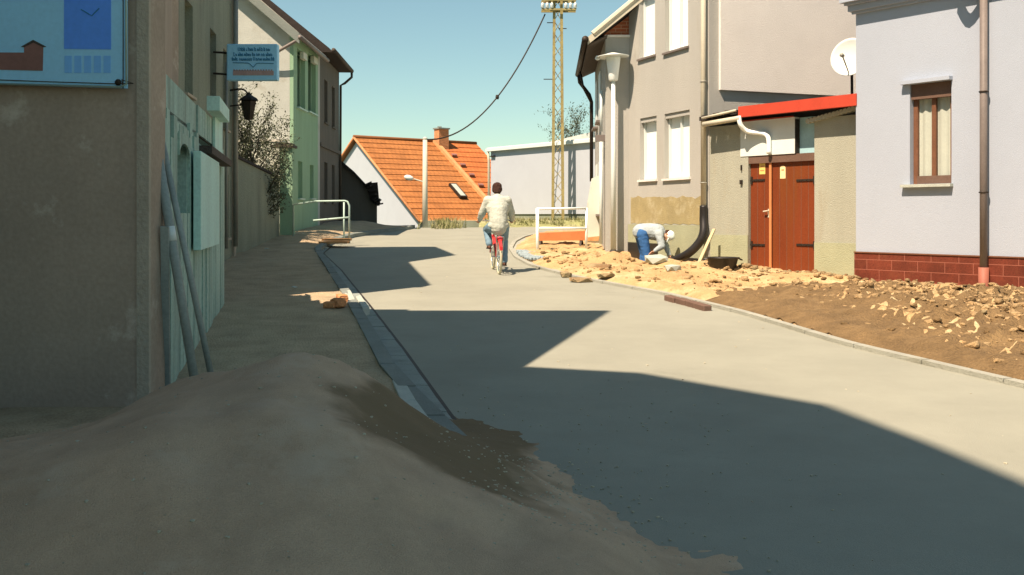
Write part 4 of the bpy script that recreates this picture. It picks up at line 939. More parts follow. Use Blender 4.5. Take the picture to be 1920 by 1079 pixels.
# --- gateway with brown doors
DO = V((5.77, 17., 0))+V((.806, .592, 0))*.28; DW = Frame((DO.x, DO.y), (-.592, .806), (-.806, -.592))
r = empty('yard_gateway', DW.P(1.7, .55, -.2), 'yard gateway with brown double doors between beige and white houses', 'gateway')
dr, dl = DW.t(1527), DW.t(1403); zd0, zd1 = .50, DW.z(1465, 290)
tl = DW.t(1331)
mb = MB(); DW.wall(mb, dl, tl, .1, 3.30, .25); DW.wall(mb, 0.0, dr, .1, 3.28, .25); mb.build('wall', 'ochre', r)
mb = MB(); zpl = DW.z(1370, 441); DW.box(mb, dl, tl-.03, .1, zpl, .002, .02); mb.build('plinth', 'plinthgreen', r); mb = MB(); zpr = DW.z(1570, 456); DW.box(mb, .02, dr-.01, .1, zpr, .002, .02); mb.build('plinth', 'plinthgreen', r)
xm = DW.t(1444)
for a, b, nm in ((xm+.012, dl-.01, 'l'), (dr+.01, xm-.012, 'r')):
    mb = MB(); DW.box(mb, a, b, zd0, zd1-.14, -.11, -.06)
    k = a
    dv = mb.build('door', 'door', r)
    mb = MB(); nb = 3 if nm == 'l' else 6
    for i in range(1, nb): x = a+(b-a)*i/nb; DW.box(mb, x-.003, x+.003, zd0, zd1-.15, -.0602, -.0585)
    mb.build('board_joints', 'header', dv)
    for zz in (.93, 2.28):
        mb = MB(); L = .34 if nm == 'l' else .42; e = b if nm == 'l' else a; sgn = -1 if nm == 'l' else 1
        zz = DW.z(1425 if nm == 'l' else 1510, 338 if zz > 2 else 460)
        DW.box(mb, e, e+sgn*L, zz-.02, zz+.02, -.059, -.045); DW.box(mb, e-.01, e+sgn*.05, zz-.07, zz+.07, -.058, -.04)
        for q in range(3): mb.lathe(DW.P(e+sgn*(.1+.1*q), zz, -.045), [(.012, 0), (.008, .008)], 8, DW.n)
        mb.build('hinge', 'iron', dv)
    if nm == 'l':
        mb = MB(); DW.box(mb, xm+.0, xm+.05, zd0, zd1-.14, -.055, -.03); mb.build('seam_strip', 'doortrim', dv)
        mb = MB(); hz = DW.z(1441, 396); mb.tube([DW.P(xm+.075, hz, -.05), DW.P(xm+.075, hz, .0), DW.P(xm+.16, hz-.01, .0)], .014, 8); DW.box(mb, xm+.055, xm+.095, hz-.12, hz+.04, -.058, -.05); mb.build('handle', 'palezinc', dv)
        mb = MB(); c0, c1 = DW.t(1420), DW.t(1431); DW.box(mb, min(c0, c1), max(c0, c1), DW.z(1425, 327), DW.z(1425, 306), -.0595, -.056); s2 = mb.build('sticker', 'sticker', dv)
        mb = MB(); zc_ = DW.z(1425, 316); DW.box(mb, min(c0, c1)+.02, max(c0, c1)-.02, zc_-.05, zc_-.03, -.0555, -.0545); DW.box(mb, min(c0, c1)+.03, max(c0, c1)-.03, zc_+.03, zc_+.05, -.0555, -.0545); mb.build('print', 'doortrim', s2)
    else:
        mb = MB(); c0, c1 = DW.t(1459), DW.t(1469); zl, zh = DW.z(1464, 335), DW.z(1464, 311); n = 8
        cx_, hw_ = (c0+c1)/2, abs(c0-c1)/2
        pts = [DW.P(cx_+hw_*math.cos(math.pi*i/n), zh-.04+.04*math.sin(math.pi*i/n), -.056) for i in range(n+1)]+[DW.P(cx_-hw_, zl, -.056), DW.P(cx_+hw_, zl, -.056)]
        mb.prism(pts, -DW.n*.003); s2 = mb.build('sticker', 'stickerpale', dv)
        mb = MB(); zq = DW.z(1464, 319); DW.box(mb, cx_-.03, cx_+.03, zq-.012, zq+.012, -.0555, -.0545); mb.build('print', 'doortrim', s2)
mb = MB(); DW.box(mb, dr+.002, dl-.002, zd1-.14, zd1, -.13, -.005); mb.build('door_header', 'header', r)
zf0, zf1 = 3.40, 3.60
mb = MB(); wl_, wr_ = DW.t(1389), DW.t(1491); DW.box(mb, wr_, wl_, zd1+.004, 3.34, -.12, .012); mb.build('white_panel', 'whitepaint', r)
mb = MB(); DW.box(mb, wr_+.02, wl_, DW.z(1440, 224), 3.36, .014, .03); mb.build('red_board', 'redpaint', r)
mb = MB(); wa, wb_ = DW.t(1528), DW.t(1493); DW.box(mb, wa, wb_, zd1+.004, 3.33, -.14, -.1); wn = mb.build('transom_window', 'bluecan', r); mb = MB(); DW.box(mb, wb_, wb_+.04, zd1+.004, 3.3, -.1, .01); mb.build('window_post', 'iron', wn)
fl, fr_ = DW.t(1384, .3), -.02
mb = MB(); DW.box(mb, fr_, fl, zf0, zf1, .20, .30); mb.build('red_fascia', 'redpaint', r)
mb = MB(); DW.box(mb, fr_, tl+.1, 3.42, 3.5, -2.5, .196); mb.build('roof', 'darktile', r)
t2 = DW.t(1319, .3)
mb = MB()
for k in range(6):
    a = fl+.02+(t2-fl)*k/6; b = a+(t2-fl)/6-.01; DW.box(mb, a, b, 3.46+.02*(k % 2), 3.54+.02*(k % 2)-.012*k, .0, .34)
mb.build('eave_tiles', 'darktile', r)
mb = MB(); mb.tube([DW.P(fl-.05, 3.38, .30), DW.P(t2, 3.33, .30)], .05, 10); mb.tube([DW.P(fl+.02, 3.53, .34), DW.P(t2, 3.45, .34)], .025, 8); mb.build('gutter', 'palezinc', r, True)
mb = MB(); xs_ = DW.t(1440, .08)
mb.tube([DW.P(fl-.02, 3.42, .3), DW.P(fl-.04, 3.26, .28), DW.P(fl-.10, 3.14, .16), DW.P(fl-.32, 3.10, .08), DW.P(xs_+.06, 3.06, .07), DW.P(xs_, 2.96, .06), DW.P(xs_, zd1+.02, .05)], .045, 10, smooth=4); mb.build('swan_neck_pipe', 'blind', r, True)
for k in range(15):
    t_ = -.02+.0+(dr+.12)*k/15; mb = MB(); zz = 3.40-.012*k; mb.lathe(DW.P(t_+.05, zz, .10), [(.045, 0), (.05, .02), (.04, .33)], 8, -DW.n+V((0, 0, .12)));
    mb.build('coping_tile', 'ochre', r)
mb = MB(); q = DW.t(1391); DW.box(mb, q-.012, q+.012, DW.z(1391, 320), DW.z(1391, 310), .002, .03); DW.box(mb, q-.025, q+.025, DW.z(1391, 346), DW.z(1391, 338), .002, .04); mb.build('door_bell', 'iron', r)

# --- satellite dish
dc = at(1593, 107, 17.75); dn = V((-.62, -.76, .18)).normalized()
r = empty('satellite_dish', dc, 'round white satellite dish behind the white house corner', 'satellite dish')
mb = MB(); mb.lathe(dc, [(.001, -.075), (.12, -.066), (.22, -.042), (.30, -.014), (.34, .006), (.345, .0), (.30, -.03), (.2, -.062), (.001, -.09)], 36, dn); mb.build('reflector', 'whitepaint', r, True)
lp = dc+dn*.34+V((0, 0, -.08)); mb = MB(); mb.tube([dc+V((0, 0, -.32)), lp], .012, 8); mb.build('feed_arm', 'palezinc', r)
mb = MB(); mb.lathe(lp, [(.03, -.03), (.035, .04), (.02, .06)], 10, dn); mb.build('receiver', 'zinc', r, True)
mb = MB(); mb.tube([dc-dn*.1, dc-dn*.12+V((0, 0, -.8))], .025, 8); mb.tube([dc-dn*.12+V((.0, 0, -.1)), dc+V((.25, .1, -.1))], .02, 8); mb.build('mount', 'iron', r)

# --- white house
WH = Frame((5.77, 17.), (.592, -.806), (-.806, -.592)); WS = Frame((5.77, 17.), (.806, .592), (-.592, .806))
r = empty('white_house', WH.P(2, .4, -2), 'bright white house with red tiled plinth at the right edge', 'house')
h = (WH.t(1706), WH.t(1784), WH.z(1745, 345), WH.z(1745, 155))
zpt = WH.z(1605, 474); ztop = 4.95
mb = MB(); WH.wall(mb, 0, 7.5, .0, 6.6, .38, [h], .2); mb.prism([WS.P(.385, 0), WS.P(7, 0), WS.P(7, 6.6), WS.P(.385, 6.6)], -WS.n*.3); mb.build('wall', 'white2', r)
mb = MB(); WH.box(mb, -.012, 7.5, -.1, zpt, .002, .03); mb.build('plinth', 'redbrick', r, uv=(WH.O, WH.d))
mb = MB(); WH.box(mb, -.014, 7.5, zpt+.001, zpt+.02, .002, .045); mb.build('plinth_cap', 'frame_brown', r)
mb = MB(); WH.box(mb, -.05, 7.5, 4.93, 4.97, .002, .05); WH.box(mb, -.09, 7.5, 4.972, 5.07, .002, .10); WH.box(mb, -.12, 7.5, 5.073, 5.11, .002, .16); WH.box(mb, -.16, 7.5, 5.113, 5.24, .002, .24); mb.build('cornice', 'white2', r)
mb = MB(); mb.prism([WH.P(-.3, 6.6, .4), WH.P(7.5, 6.6, .4), WH.P(7.5, 9, -3), WH.P(-.3, 9, -3)], (0, 0, .1)); mb.build('roof', 'darktile', r)
a, b, c_, d__ = h
wd = window(WH, h, r, 'frame_brown', .10, 1, 'curtain', .075, sill=None)
mb = MB(); WH.box(mb, a+.004, b-.004, d__-.24, d__-.004, -.10, -.03); mb.build('shutter_box', 'header', wd); mb = MB(); WH.box(mb, a+.08, b-.004, c_+.004, c_+.13, -.10, -.07); mb.build('lower_rail', 'header', wd)
mb = MB(); WH.box(mb, a-.12, b+.03, c_-.05, c_-.005, -.15, .09); mb.build('sill', 'kerb_pale', wd)
mb = MB(); WH.box(mb, a-.12, b+.02, d__+.004, d__+.06, .002, .10); mb.build('hood', 'white2', wd)
tp_ = WH.t(1845, .09)
mb = MB(); mb.tube([WH.P(tp_, 5.05, .1), WH.P(tp_, .5, .1)], .055, 12); dp = mb.build('downpipe', 'brownpipe', r, True)
mb = MB(); mb.tube([WH.P(tp_, .78, .1), WH.P(tp_, .1, .1)], .075, 12); mb.build('pipe_shoe', 'redbrick', dp, True)
mb = MB(); mb.tube([WH.P(tp_-.35, 5.2, .3), WH.P(tp_-.2, 4.95, .28), WH.P(tp_, 4.98, .12)], .06, 10, smooth=4); mb.build('pipe_bend', 'zinc', dp, True)
mb = MB()
for z in (1.9, 3.4): mb.torus(WH.P(tp_, z, .1), .06, .012, V((0, 0, 1)), 16, 5)
mb.build('pipe_clamp', 'iron', dp)

# --- barrier railing and orange-red plank
YB = 23.; r = empty('barrier_railing', (at(1055, 0, YB).x, YB, .7), 'white tubular barrier railing standing in the dug-up corner', 'railing')
p0 = at(1008, 0, YB).x; p1 = at(1101, 0, YB+.6).x; zt_ = at(0, 390, YB).z
def rp(px, py_, Y): return at(px, py_, Y)
mb = MB(); mb.tube([rp(1008, 486, YB), rp(1007.5, 391, YB)], .036, 10); mb.build('post', 'blind', r, True)
mb = MB(); mb.tube([rp(1099, 470, YB+.6), rp(1100, 390, YB+.6)], .03, 10); mb.build('post', 'blind', r, True)
mb = MB(); mb.tube([rp(1007.5, 392, YB), rp(1100, 391, YB+.6)], .026, 8); mb.build('top_rail', 'blind', r, True)
mb = MB(); mb.tube([rp(1008, 428, YB), rp(1100, 429, YB+.6)], .026, 8); mb.build('mid_rail', 'blind', r, True)
r = empty('barrier_board', rp(1055, 455, 24), 'orange-red plank on trestles behind the white railing', 'board')
mb = MB(); mb.prism([rp(1011, 440, 24.2), rp(1099, 436, 24.2), rp(1099, 451, 24.2), rp(1011, 452, 24.2)], (0, .05, 0)); mb.prism([rp(1011, 440, 24.2), rp(1099, 436, 24.2), rp(1099, 436, 24.2)+V((0, .35, .01)), rp(1011, 440, 24.2)+V((0, .35, .01))], (0, 0, .03)); mb.build('plank', 'orangered', r)
for px in (1014, 1090):
    mb = MB(); mb.bar(rp(px, 446, 24.3), rp(px-3, 466, 24.1), .05); mb.bar(rp(px, 446, 24.3), rp(px+3, 464, 24.6), .05); mb.build('trestle_leg', 'darkwood', r)

# --- loose kerb stones, slabs, tools
KS = [(1250, 555), (1271, 560), (1290, 565), (1308, 570)]
for i, (px, py_) in enumerate(KS):
    p = G(px, py_, .08); q = G(px+19, py_+5.4, .08); d_ = (q-p).normalized()
    mb = MB(); mb.bar(p+d_*.01+V((.03, .12, -.075)), p+d_*((q-p).length-.015)+V((.03, .12, -.075)), .12, .16)
    lab = ['dark kerb block nearest the lamp in the row of four', 'second dark kerb block of the row of four from the lamp', 'third dark kerb block of the row of four from the lamp', 'dark kerb block nearest the white house in the row of four'][i]
    tag(mb.build('kerb_stone', 'header', bevel=.012), lab, 'kerb stone', 'dark kerb blocks at the road edge')
for i, (px, py_, sx, sy, rz, rx, lab) in enumerate([(1088, 521, .30, .2, .3, .12, 'flat pale stone slab lying nearest the road at the trench end'), (1122, 507, .36, .22, -.6, .35, 'tilted pale slab leaning on the earth beside the black hose end'), (1137, 520, .24, .18, .2, -.2, 'thick pale stone right of the flat slab at the road edge'), (1232, 503, .36, .25, .1, .25, 'large whitish stone in front of the bending worker'), (1262, 515, .22, .16, .7, .1, 'smaller whitish stone below the large one near the worker'), (1062, 513, .18, .12, .9, .1, 'small stone on the kerb left of the flat slab')]):
    p = G(px, py_+4, .04); dq = sdist(p.x, p.y, DPOLY); p.z = (rawdirt(p.x, p.y, dq) if dq > 0 else prof(p.x, p.y)+.012); mb = MB(); mb.rock(p+V((0, 0, .035)), (sx*.85, sy*.9, .06 if i < 3 else .10), Matrix.Rotation(rz, 3, 'Z')@Matrix.Rotation(rx*.6, 3, 'X'), 1, .3, i*5+1)
    tag(mb.build('stone_slab', 'kerb_pale' if i in (3, 4) else 'rubble'), lab, 'stone', 'stones lying along the trench')
# black hose
hp = [BF.P(.06, 1.75, .09), BF.P(.06, 1.5, .09), at(1319, 437, 19.95), at(1309, 458, 19.97), at(1287, 478, 20.1), at(1256, 491, 20.5), at(1225, 497, 20.6), at(1190, 502, 20.3), at(1150, 509, 19.9), at(1118, 512, 19.8)]
mb = MB(); mb.tube(hp, [.075, .08, .085, .085, .085, .08, .08, .075, .07, .07], 14, smooth=6); tag(mb.build('black_hose', 'blackrubber', smooth=True), 'thick black hose curving from the beige downpipe into the trench', 'hose')
mb = MB(); mb.bar(at(1339, 430, 19.62), at(1311, 492, 19.2), .06, .025); tag(mb.build('leaning_plank', 'wood'), 'narrow raw wooden plank leaning beside the gateway wall', 'plank')
mb = MB(); mb.bar(at(1290, 496, 19.2), at(1336, 489, 19.3), .12, .05); tag(mb.build('timber', 'wood'), 'short pale timber lying on the earth at the foot of the leaning plank', 'timber')
c = at(1355, 512, 18.7); r = empty('mortar_tub', c, 'black tub sunk in the earth in front of the gateway wall', 'tub')
mb = MB(); mb.lathe(c+V((0, 0, -.02)), [(.19, 0), (.20, .01), (.285, .29), (.31, .295), (.31, .31), (.27, .31), (.19, .05), (.001, .045)], 28); mb.build('body', 'blackrubber', r, True)
mb = MB(); 
for s_ in (-1, 1): mb.tube([c+V((s_*.29, -.07, .27)), c+V((s_*.35, -.05, .24)), c+V((s_*.35, .05, .24)), c+V((s_*.29, .07, .27))], .012, 6, smooth=3)
mb.build('grip', 'blackrubber', r)
# left kerb slabs and brick debris
for pts, lab in (([(645, 547), (657, 546), (666, 563), (648, 566)], 'short upright white kerb slab in the sun strip'), ([(667, 558), (676, 555), (693, 578), (680, 581)], 'flat pale gutter slab lit beside the asphalt edge'), ([(735, 716), (757, 714), (779, 752), (752, 756)], 'upper pale blue-grey kerb slab beside the sand heap'), ([(753, 757), (780, 753), (812, 797), (778, 797)], 'lower pale blue-grey kerb slab half reaching the sand heap')):
    q = [G(x, y, .10) for x, y in pts]; mb = MB(); mb.prism([v+V((0, 0, .015)) for v in q], (0, 0, -.12)); tag(mb.build('kerb_slab', 'kerb_pale', bevel=.006), lab, 'kerb slab', 'pale slabs of the left kerb')
for i, (px, py_, s_, lab) in enumerate([(617, 577, .07, 'leftmost broken orange brick beside the white kerb slab'), (634, 575, .10, 'middle broken orange brick beside the white kerb slab'), (641, 566, .09, 'orange brick lump leaning on the white kerb slab')]):
    mb = MB(); p = G(px, py_, .1); mb.rock(p+V((0, 0, s_*.5)), (s_*1.4, s_, s_*.9), Matrix.Rotation(i, 3, 'Z'), 2, .25, 40+i); tag(mb.build('broken_brick', 'brick'), lab, 'brick', 'broken bricks by the left kerb')
for i, (px, py_, lab) in enumerate([(500, 468, 'pale scrap on the pavement near the garden wall'), (552, 541, 'pale scrap in the middle of the left pavement'), (577, 556, 'small pale scrap right of the middle scrap on the pavement'), (638, 713, 'pale splinter on the pavement above the sand heap'), (611, 467, 'white scrap on the pavement in front of the orange boards')]):
    p = G(px, py_, .1); mb = MB(); mb.box(p+V((0, 0, .02)), (.09, .05, .012), Matrix.Rotation(i*1.1, 3, 'Z')@Matrix.Rotation(.3, 3, 'X')); tag(mb.build('litter', 'kerb_pale'), lab, 'litter', 'pale scraps on the left pavement')

# ================================================================== BICYCLE
bx, by = at(936, 0, 18.75).x, 18.75; bz = prof(bx, by); YAW = math.radians(7.5); SL = math.atan(.04)
ROT = Matrix.Rotation(YAW, 4, 'Z')@Matrix.Rotation(SL, 4, 'X')
def place(o): o.rotation_euler = ROT.to_euler()
# parts are modelled round the origin and the root is moved afterwards
r = empty('bicycle', (0, 0, 0), 'red bicycle with cream tyres seen from behind on the road', 'bicycle'); bike = r
RW = .325
def wheel(y):
    mb = MB(); mb.torus((0, y, RW), RW-.02, .022, V((1, 0, 0)), 44, 8); wo = mb.build('wheel', 'tyre', r, True)
    mb = MB(); mb.torus((0, y, RW), RW-.047, .012, V((1, 0, 0)), 44, 6); mb.build('rim', 'chrome', wo, True)
    mb = MB(); 
    for k in range(20):
        a = k*math.pi/10; mb.tube([(.025*(-1)**k, y, RW), (0, y+(RW-.05)*math.cos(a), RW+(RW-.05)*math.sin(a))], .0022, 4)
    mb.tube([(-.05, y, RW), (.05, y, RW)], .022, 10); mb.build('spokes', 'chrome', wo)
wheel(0.); wheel(1.05)
mb = MB(); bb = (0, .44, .29); st = (0, .27, .74); hd0, hd1 = (0, .86, .80), (0, .92, .62)
for a, b, rr_ in ((bb, st, .016), (bb, hd1, .019), (st, hd0, .016), (hd0, hd1, .02)): mb.tube([a, b], rr_, 10)
for s_ in (-1, 1): mb.tube([bb, (s_*.06, .0, RW)], .011, 8); mb.tube([st, (s_*.06, 0, RW)], .010, 8); mb.tube([hd1, (s_*.055, .98, .62), (s_*.055, 1.05, RW)], .013, 8)
mb.build('frame', 'bikered', r, True)
def guard(y, a0, a1):
    mb = MB(); n = 16
    for i in range(n):
        t0, t1 = math.radians(a0+(a1-a0)*i/n), math.radians(a0+(a1-a0)*(i+1)/n); Rg = RW+.025
        prev = None
        for ang in (t0, t1):
            c0 = [V((x, y+(Rg-dx)*math.cos(ang), RW+(Rg-dx)*math.sin(ang))) for x, dx in ((-.034, .02), (-.02, 0), (.02, 0), (.034, .02))]
            if prev:
                for k in range(3): mb.quad(prev[k], prev[k+1], c0[k+1], c0[k])
            prev = c0
    mb.build('mudguard', 'bikered', r, True)
guard(0, 60, 152); guard(1.05, 20, 150)
mb = MB(); mb.lathe((0, -.06, .66), [(.03, 0), (.052, .02), (.055, .06), (.03, .07)], 14, V((0, -1, 0))); mb.build('rear_light', 'lampred', r, True)
mb = MB(); mb.box((0, -.325, .50), (.05, .012, .075)); mb.build('reflector', 'lampred', r, bevel=.004)
mb = MB(); mb.rock((0, .19, .83), (.155, .19, .06), None, 3, .05, 3); mb.build('saddle', 'blackrubber', r, True)
mb = MB(); mb.tube([st, (0, .24, .82)], .013, 8); mb.tube([(0, .86, .8), (0, .845, .93)], .013, 8); mb.tube([(-.30, .62, .955), (-.27, .72, .97), (-.1, .84, .95), (.1, .84, .95), (.27, .72, .97), (.30, .62, .955)], .012, 8, smooth=4); mb.build('handlebar', 'chrome', r, True)
for s_ in (-1, 1):
    mb = MB(); mb.tube([(s_*.305, .60, .952), (s_*.285, .69, .968)], .018, 8); mb.build('grip', 'blackrubber', r)
mb = MB(); 
for s_ in (-1, 1): mb.tube([(s_*.07, .20, .70), (s_*.07, -.14, .70), (s_*.05, -.02, RW)], .005, 6)
mb.tube([(-.07, -.14, .70), (.07, -.14, .70)], .005, 6); mb.tube([(-.07, .05, .70), (.07, .05, .70)], .005, 6); mb.build('rack', 'chrome', r)
mb = MB(); mb.torus((.04, .44, .29), .09, .008, V((1, 0, 0)), 30, 5); mb.tube([(-.09, .44, .29), (.09, .44, .29)], .018, 8); mb.tube([(-.09, .44, .29), (-.095, .40, .455)], .010, 6); mb.tube([(.09, .44, .29), (.095, .48, .125)], .010, 6); mb.build('crank', 'chrome', r)
for s_, c_ in ((-1, (-.15, .40, .455)), (1, (.15, .48, .125))):
    mb = MB(); mb.box(c_, (.10, .07, .022)); mb.build('pedal', 'blackrubber', r, bevel=.004)
bike.location = (bx, by, bz); place(bike)

# ================================================================== PEOPLE
def blob(chains, extra=(), voxel=.012, smooth=6, wrinkle=0., name='tmp'):
    """tapered limbs and ellipsoids fused into one continuous skin"""
    bm = bmesh.new()
    def ball(c, rad, n=14):
        rx = rad if isinstance(rad, (tuple, list)) else (rad,)*3; q = bmesh.ops.create_uvsphere(bm, u_segments=n, v_segments=n-4, radius=1)
        for v in q['verts']: v.co = V((v.co.x*rx[0], v.co.y*rx[1], v.co.z*rx[2]))+V(c)
    for ch in chains:
        for (p, a) in ch: ball(p, a, 12)
        for (p, a), (q, b) in zip(ch, ch[1:]):
            p, q = V(p), V(q); d = q-p
            if d.length < 1e-5: continue
            M_ = Matrix.Translation((p+q)/2)@V((0, 0, 1)).rotation_difference(d).to_matrix().to_4x4(); bmesh.ops.create_cone(bm, cap_ends=True, segments=16, radius1=a, radius2=b, depth=d.length, matrix=M_)
    for e in extra:
        c, rad = e[0], e[1]
        if len(e) > 2:
            q = bmesh.ops.create_uvsphere(bm, u_segments=20, v_segments=14, radius=1)
            for v in q['verts']: v.co = e[2]@V((v.co.x*rad[0], v.co.y*rad[1], v.co.z*rad[2]))+V(c)
        else: ball(c, rad, 20)
    me = bpy.data.meshes.new(name); bm.to_mesh(me); bm.free(); o = bpy.data.objects.new(name, me); C.objects.link(o)
    m = o.modifiers.new('r', 'REMESH'); m.mode = 'VOXEL'; m.voxel_size = voxel; m.use_smooth_shade = True
    s_ = o.modifiers.new('s', 'SMOOTH'); s_.iterations = smooth; s_.factor = .5
    dg = bpy.context.evaluated_depsgraph_get(); me2 = bpy.data.meshes.new_from_object(o.evaluated_get(dg)); bpy.data.objects.remove(o)
    if wrinkle:
        me2.update()
        ns = [v.normal.copy() for v in me2.vertices]
        for v, n_ in zip(me2.vertices, ns): v.co += n_*(wrinkle*(noise.noise(v.co*V((9, 9, 22)) if False else V((v.co.x*9, v.co.y*9, v.co.z*20)))+.6*noise.noise(v.co*28)))
    for p in me2.polygons: p.use_smooth = True
    return me2
def part(me, name, m, parent):
    me.name = name; me.materials.clear(); me.materials.append(M[m]); o = bpy.data.objects.new(name, me); C.objects.link(o); o.parent = parent; return o
def hand(wr, d, nrm, side, curl=.8, s=1.):
    """palm, four curled fingers of unequal length and a thumb; returns chains"""
    wr, d, nrm = V(wr), V(d).normalized(), V(nrm).normalized(); x = d.cross(nrm).normalized()*side; ch = []
    for k in (-.026, -.009, .009, .026): ch.append([(wr, .02*s), (wr+(d*.085+x*k)*s, .0135*s)])
    for k, L in ((-.03, .062), (-.01, .078), (.011, .084), (.031, .074)):
        p = wr+(d*.09+x*k)*s; dirc = d.copy(); c = [(p, .0100*s)]
        for j, f in enumerate((.45, .32, .23)):
            dirc = (Quaternion(d.cross(nrm).normalized(), -curl*(.5+.35*j)) @ dirc) if False else (dirc*math.cos(curl*(.35+.2*j))+nrm*math.sin(curl*(.35+.2*j))).normalized(); p = p+dirc*L*f*s; c.append((p, (.0092-.0009*j)*s))
        ch.append(c)
    b = wr+(d*.03+x*.028)*s; ch.append([(b, .014*s), (b+(d*.03+x*.03+nrm*.012)*s, .0115*s), (b+(d*.058+x*.028+nrm*.03)*s, .0095*s)])
    return ch
def head(c, up, fwd, s=1.):
    up, fwd = V(up).normalized(), V(fwd).normalized(); fwd = (fwd-up*fwd.dot(up)).normalized(); rt = fwd.cross(up)
    R = Matrix((rt, fwd, up)).transposed(); c = V(c)
    E = [(c+up*.02*s-fwd*.008*s, (.076*s, .094*s, .098*s), R), (c+fwd*.028*s-up*.052*s, (.054*s, .058*s, .062*s), R), (c+fwd*.097*s-up*.022*s, (.012*s, .018*s, .024*s), R), (c+fwd*.083*s-up*.064*s, (.024*s, .012*s, .009*s), R)]
    for k in (-1, 1): E.append((c+rt*k*.078*s-fwd*.005*s-up*.015*s, (.012*s, .022*s, .032*s), R)); E.append((c+rt*k*.030*s+fwd*.080*s+up*.004*s, (.016*s, .011*s, .010*s), R))
    return E, R
# --- cyclist
r = empty('person', (0, 0, 0), 'person in a pale grey jacket and faded jeans riding the red bicycle away', 'person')
hips = [(-.10, .17, .88), (.10, .17, .88)]; kn = [(-.17, .56, .80), (.15, .50, .62)]; an = [(-.15, .37, .53), (.145, .40, .235)]
an = [(-.15, .345, .52), (.145, .37, .20)]; toe = [(-.15, .47, .485), (.145, .52, .165)]
sh_ = [(-.175, .33, 1.355), (.175, .33, 1.355)]; el = [(-.285, .40, 1.11), (.275, .40, 1.11)]; wr_ = [(-.315, .565, .975), (.315, .565, .975)]
nk, hc = (0, .36, 1.44), (0, .42, 1.575)
E, Rh = head(hc, (0, .12, 1), (0, 1, -.1))
ch = [[((0, .17, .88), .135), ((0, .20, 1.02), .125), ((0, .27, 1.22), .145), ((0, .33, 1.36), .10), (nk, .055), (hc, .055)]]
for i in (0, 1):
    ch.append([(hips[i], .088), (kn[i], .056), (an[i], .038)]); ch.append([(an[i], .036), (toe[i], .028)])
    ch.append([((0, .32, 1.34), .09), (sh_[i], .062), (el[i], .042), (wr_[i], .028)])
    ch += hand(wr_[i], (0.0, 1, -.05), (0, 0, -1), -1 if i else 1, 1.2)
part(blob(ch, E, .0085, 3), 'body', 'skin', r)
# hair
mb_ = blob([[(V(hc)+V((0, -.02, .035)), .094), (V(hc)+V((0, -.055, -.03)), .078), (V(hc)+V((0, -.05, -.075)), .058)]], [(V(hc)+V((s_*.045, -.02, .0)), (.052, .075, .085)) for s_ in (-1, 1)], .010, 2, .007); part(mb_, 'hair', 'hair', r)
ch = [[((0, .14, .87), .165), ((0, .17, .97), .175), ((0, .25, 1.18), .178), ((0, .30, 1.30), .15), ((0, .33, 1.38), .105), ((0, .35, 1.425), .075)]]
for i in (0, 1):
    ch.append([((.07*(2*i-1), .31, 1.32), .13), (sh_[i], .095), (el[i], .070), (V(wr_[i]).lerp(V(el[i]), .12), .047)])
ex = [((0, .15, .90), (.205, .15, .10)), ((0, .26, 1.2), (.215, .15, .2))]
part(blob(ch, ex, .013, 6, .006), 'jacket', 'jacket', r)
ch = []
for i in (0, 1): ch.append([((0, .18, .86), .13), (hips[i], .112), (kn[i], .078), (V(an[i])+V((0, 0, .02)), .062)])
part(blob(ch, [], .012, 4, .006), 'trousers', 'jeans', r)
for i in (0, 1):
    A, T = V(an[i]), V(toe[i]); part(blob([[(A+V((0, -.045, -.045)), .034), (A+V((0, .0, -.02)), .045), (T+V((0, .01, -.01)), .034), (T+V((0, .05, -.012)), .026)]], [], .008, 3), 'shoe', 'shoe', r)
r.location = (bx, by, bz); place(r)
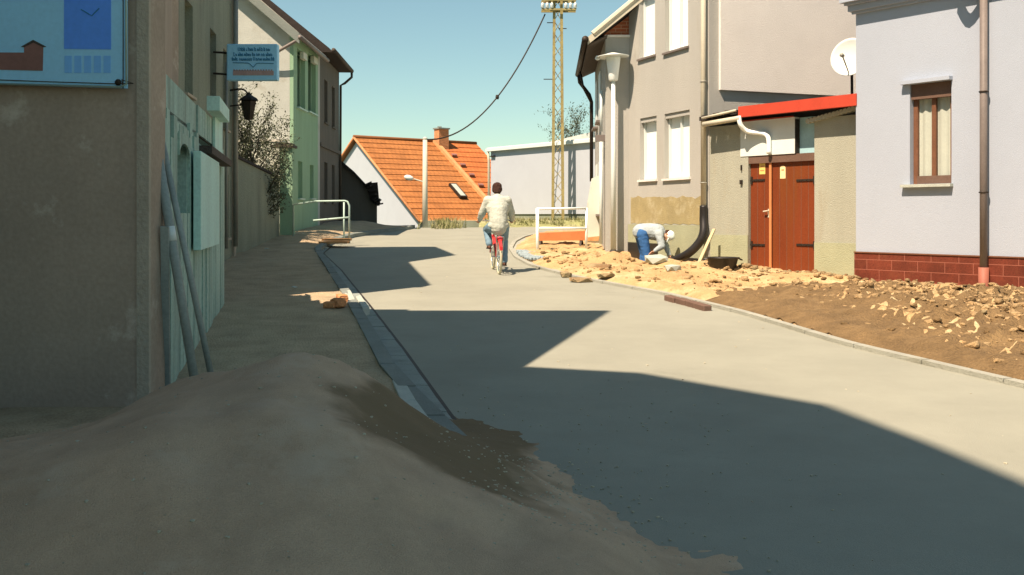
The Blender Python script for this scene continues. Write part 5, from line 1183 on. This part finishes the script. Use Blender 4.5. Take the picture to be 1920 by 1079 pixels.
# --- bending worker
wx, wy = at(1207, 0, 21.0).x, 21.0; r = empty('person', (0, 0, 0), 'worker in grey shirt, blue jeans and white cap bending over the trench', 'person')
hipc = V((-.04, .02, .93)); hips = [(-.06, .13, .91), (-.04, -.09, .91)]; kn = [(.03, .15, .48), (.04, -.13, .48)]; an = [(-.03, .16, .08), (.0, -.14, .08)]
neck = V((.40, -.10, .93)); sh_ = [V((.32, .09, .92)), V((.28, -.25, .90))]; el = [V((.46, .02, .66)), V((.33, -.33, .66))]; wr_ = [V((.52, -.10, .45)), V((.17, -.33, .555))]
hc = V((.485, -.14, .87)); E, Rh = head(hc, (.86, -.2, -.25), (-.2, -.35, -1.))
ch = [[(hipc, .135), (hipc.lerp(neck, .35)+V((0, 0, .03)), .13), (hipc.lerp(neck, .7)+V((0, 0, .02)), .14), (neck-V((.05, 0, .01)), .08), (neck, .055), (hc, .055)]]
for i in (0, 1):
    ch.append([(hips[i], .09), (kn[i], .058), (an[i], .040)]); ch.append([(an[i], .04), (V(an[i])+V((.15, -.02, -.04)), .032)])
    ch.append([(neck-V((.08, 0, .02)), .09), (sh_[i], .06), (el[i], .042), (wr_[i], .028)])
    dh = (wr_[i]-el[i]).normalized(); ch += hand(wr_[i], dh, (0.2, -.2, -1) if i == 0 else (.3, -.5, -.5), 1 if i else -1, .8)
part(blob(ch, E, .0085, 3), 'body', 'skin', r)
Ru = Rh
up = Rh@V((0, 0, 1)); fw = Rh@V((0, 1, 0))
part(blob([[(hc+up*.035-fw*.02, .100), (hc+up*.06, .085)], [(hc+up*.03+fw*.08, .03), (hc+up*.02+fw*.135, .014)]], [(hc+up*.02+fw*.105, (.062, .055, .010), Rh)], .010, 3), 'cap', 'cap', r)
part(blob([[(hc-fw*.045-up*.02, .078), (hc-fw*.05-up*.05, .06)]], [], .010, 2, .004), 'hair', 'hair', r)
ch = [[(hipc+V((-.03, 0, .02)), .165), (hipc.lerp(neck, .35)+V((0, 0, .03)), .17), (hipc.lerp(neck, .7)+V((0, 0, .01)), .175), (neck-V((.07, 0, .01)), .11), (neck-V((.02, 0, 0)), .075)]]
for i in (0, 1): ch.append([(neck-V((.1, 0, .02)), .13), (sh_[i], .09), (el[i], .068), (wr_[i].lerp(el[i], .14), .046)])
part(blob(ch, [(hipc+V((.02, -.01, .02)), (.14, .20, .15))], .012, 5, .006), 'shirt', 'shirt', r)
ch = []
for i in (0, 1): ch.append([(hipc-V((0, 0, .04)), .14), (hips[i], .125), (kn[i], .088), (V(an[i])+V((0, 0, .03)), .072)])
part(blob(ch, [], .012, 4, .006), 'trousers', 'jeansblue', r)
for i in (0, 1):
    A = V(an[i]); part(blob([[(A+V((-.05, 0, -.035)), .04), (A+V((.02, 0, -.02)), .048), (A+V((.17, -.02, -.045)), .036)]], [], .01, 3), 'boot', 'shoe', r)
r.location = (wx, wy, .27)
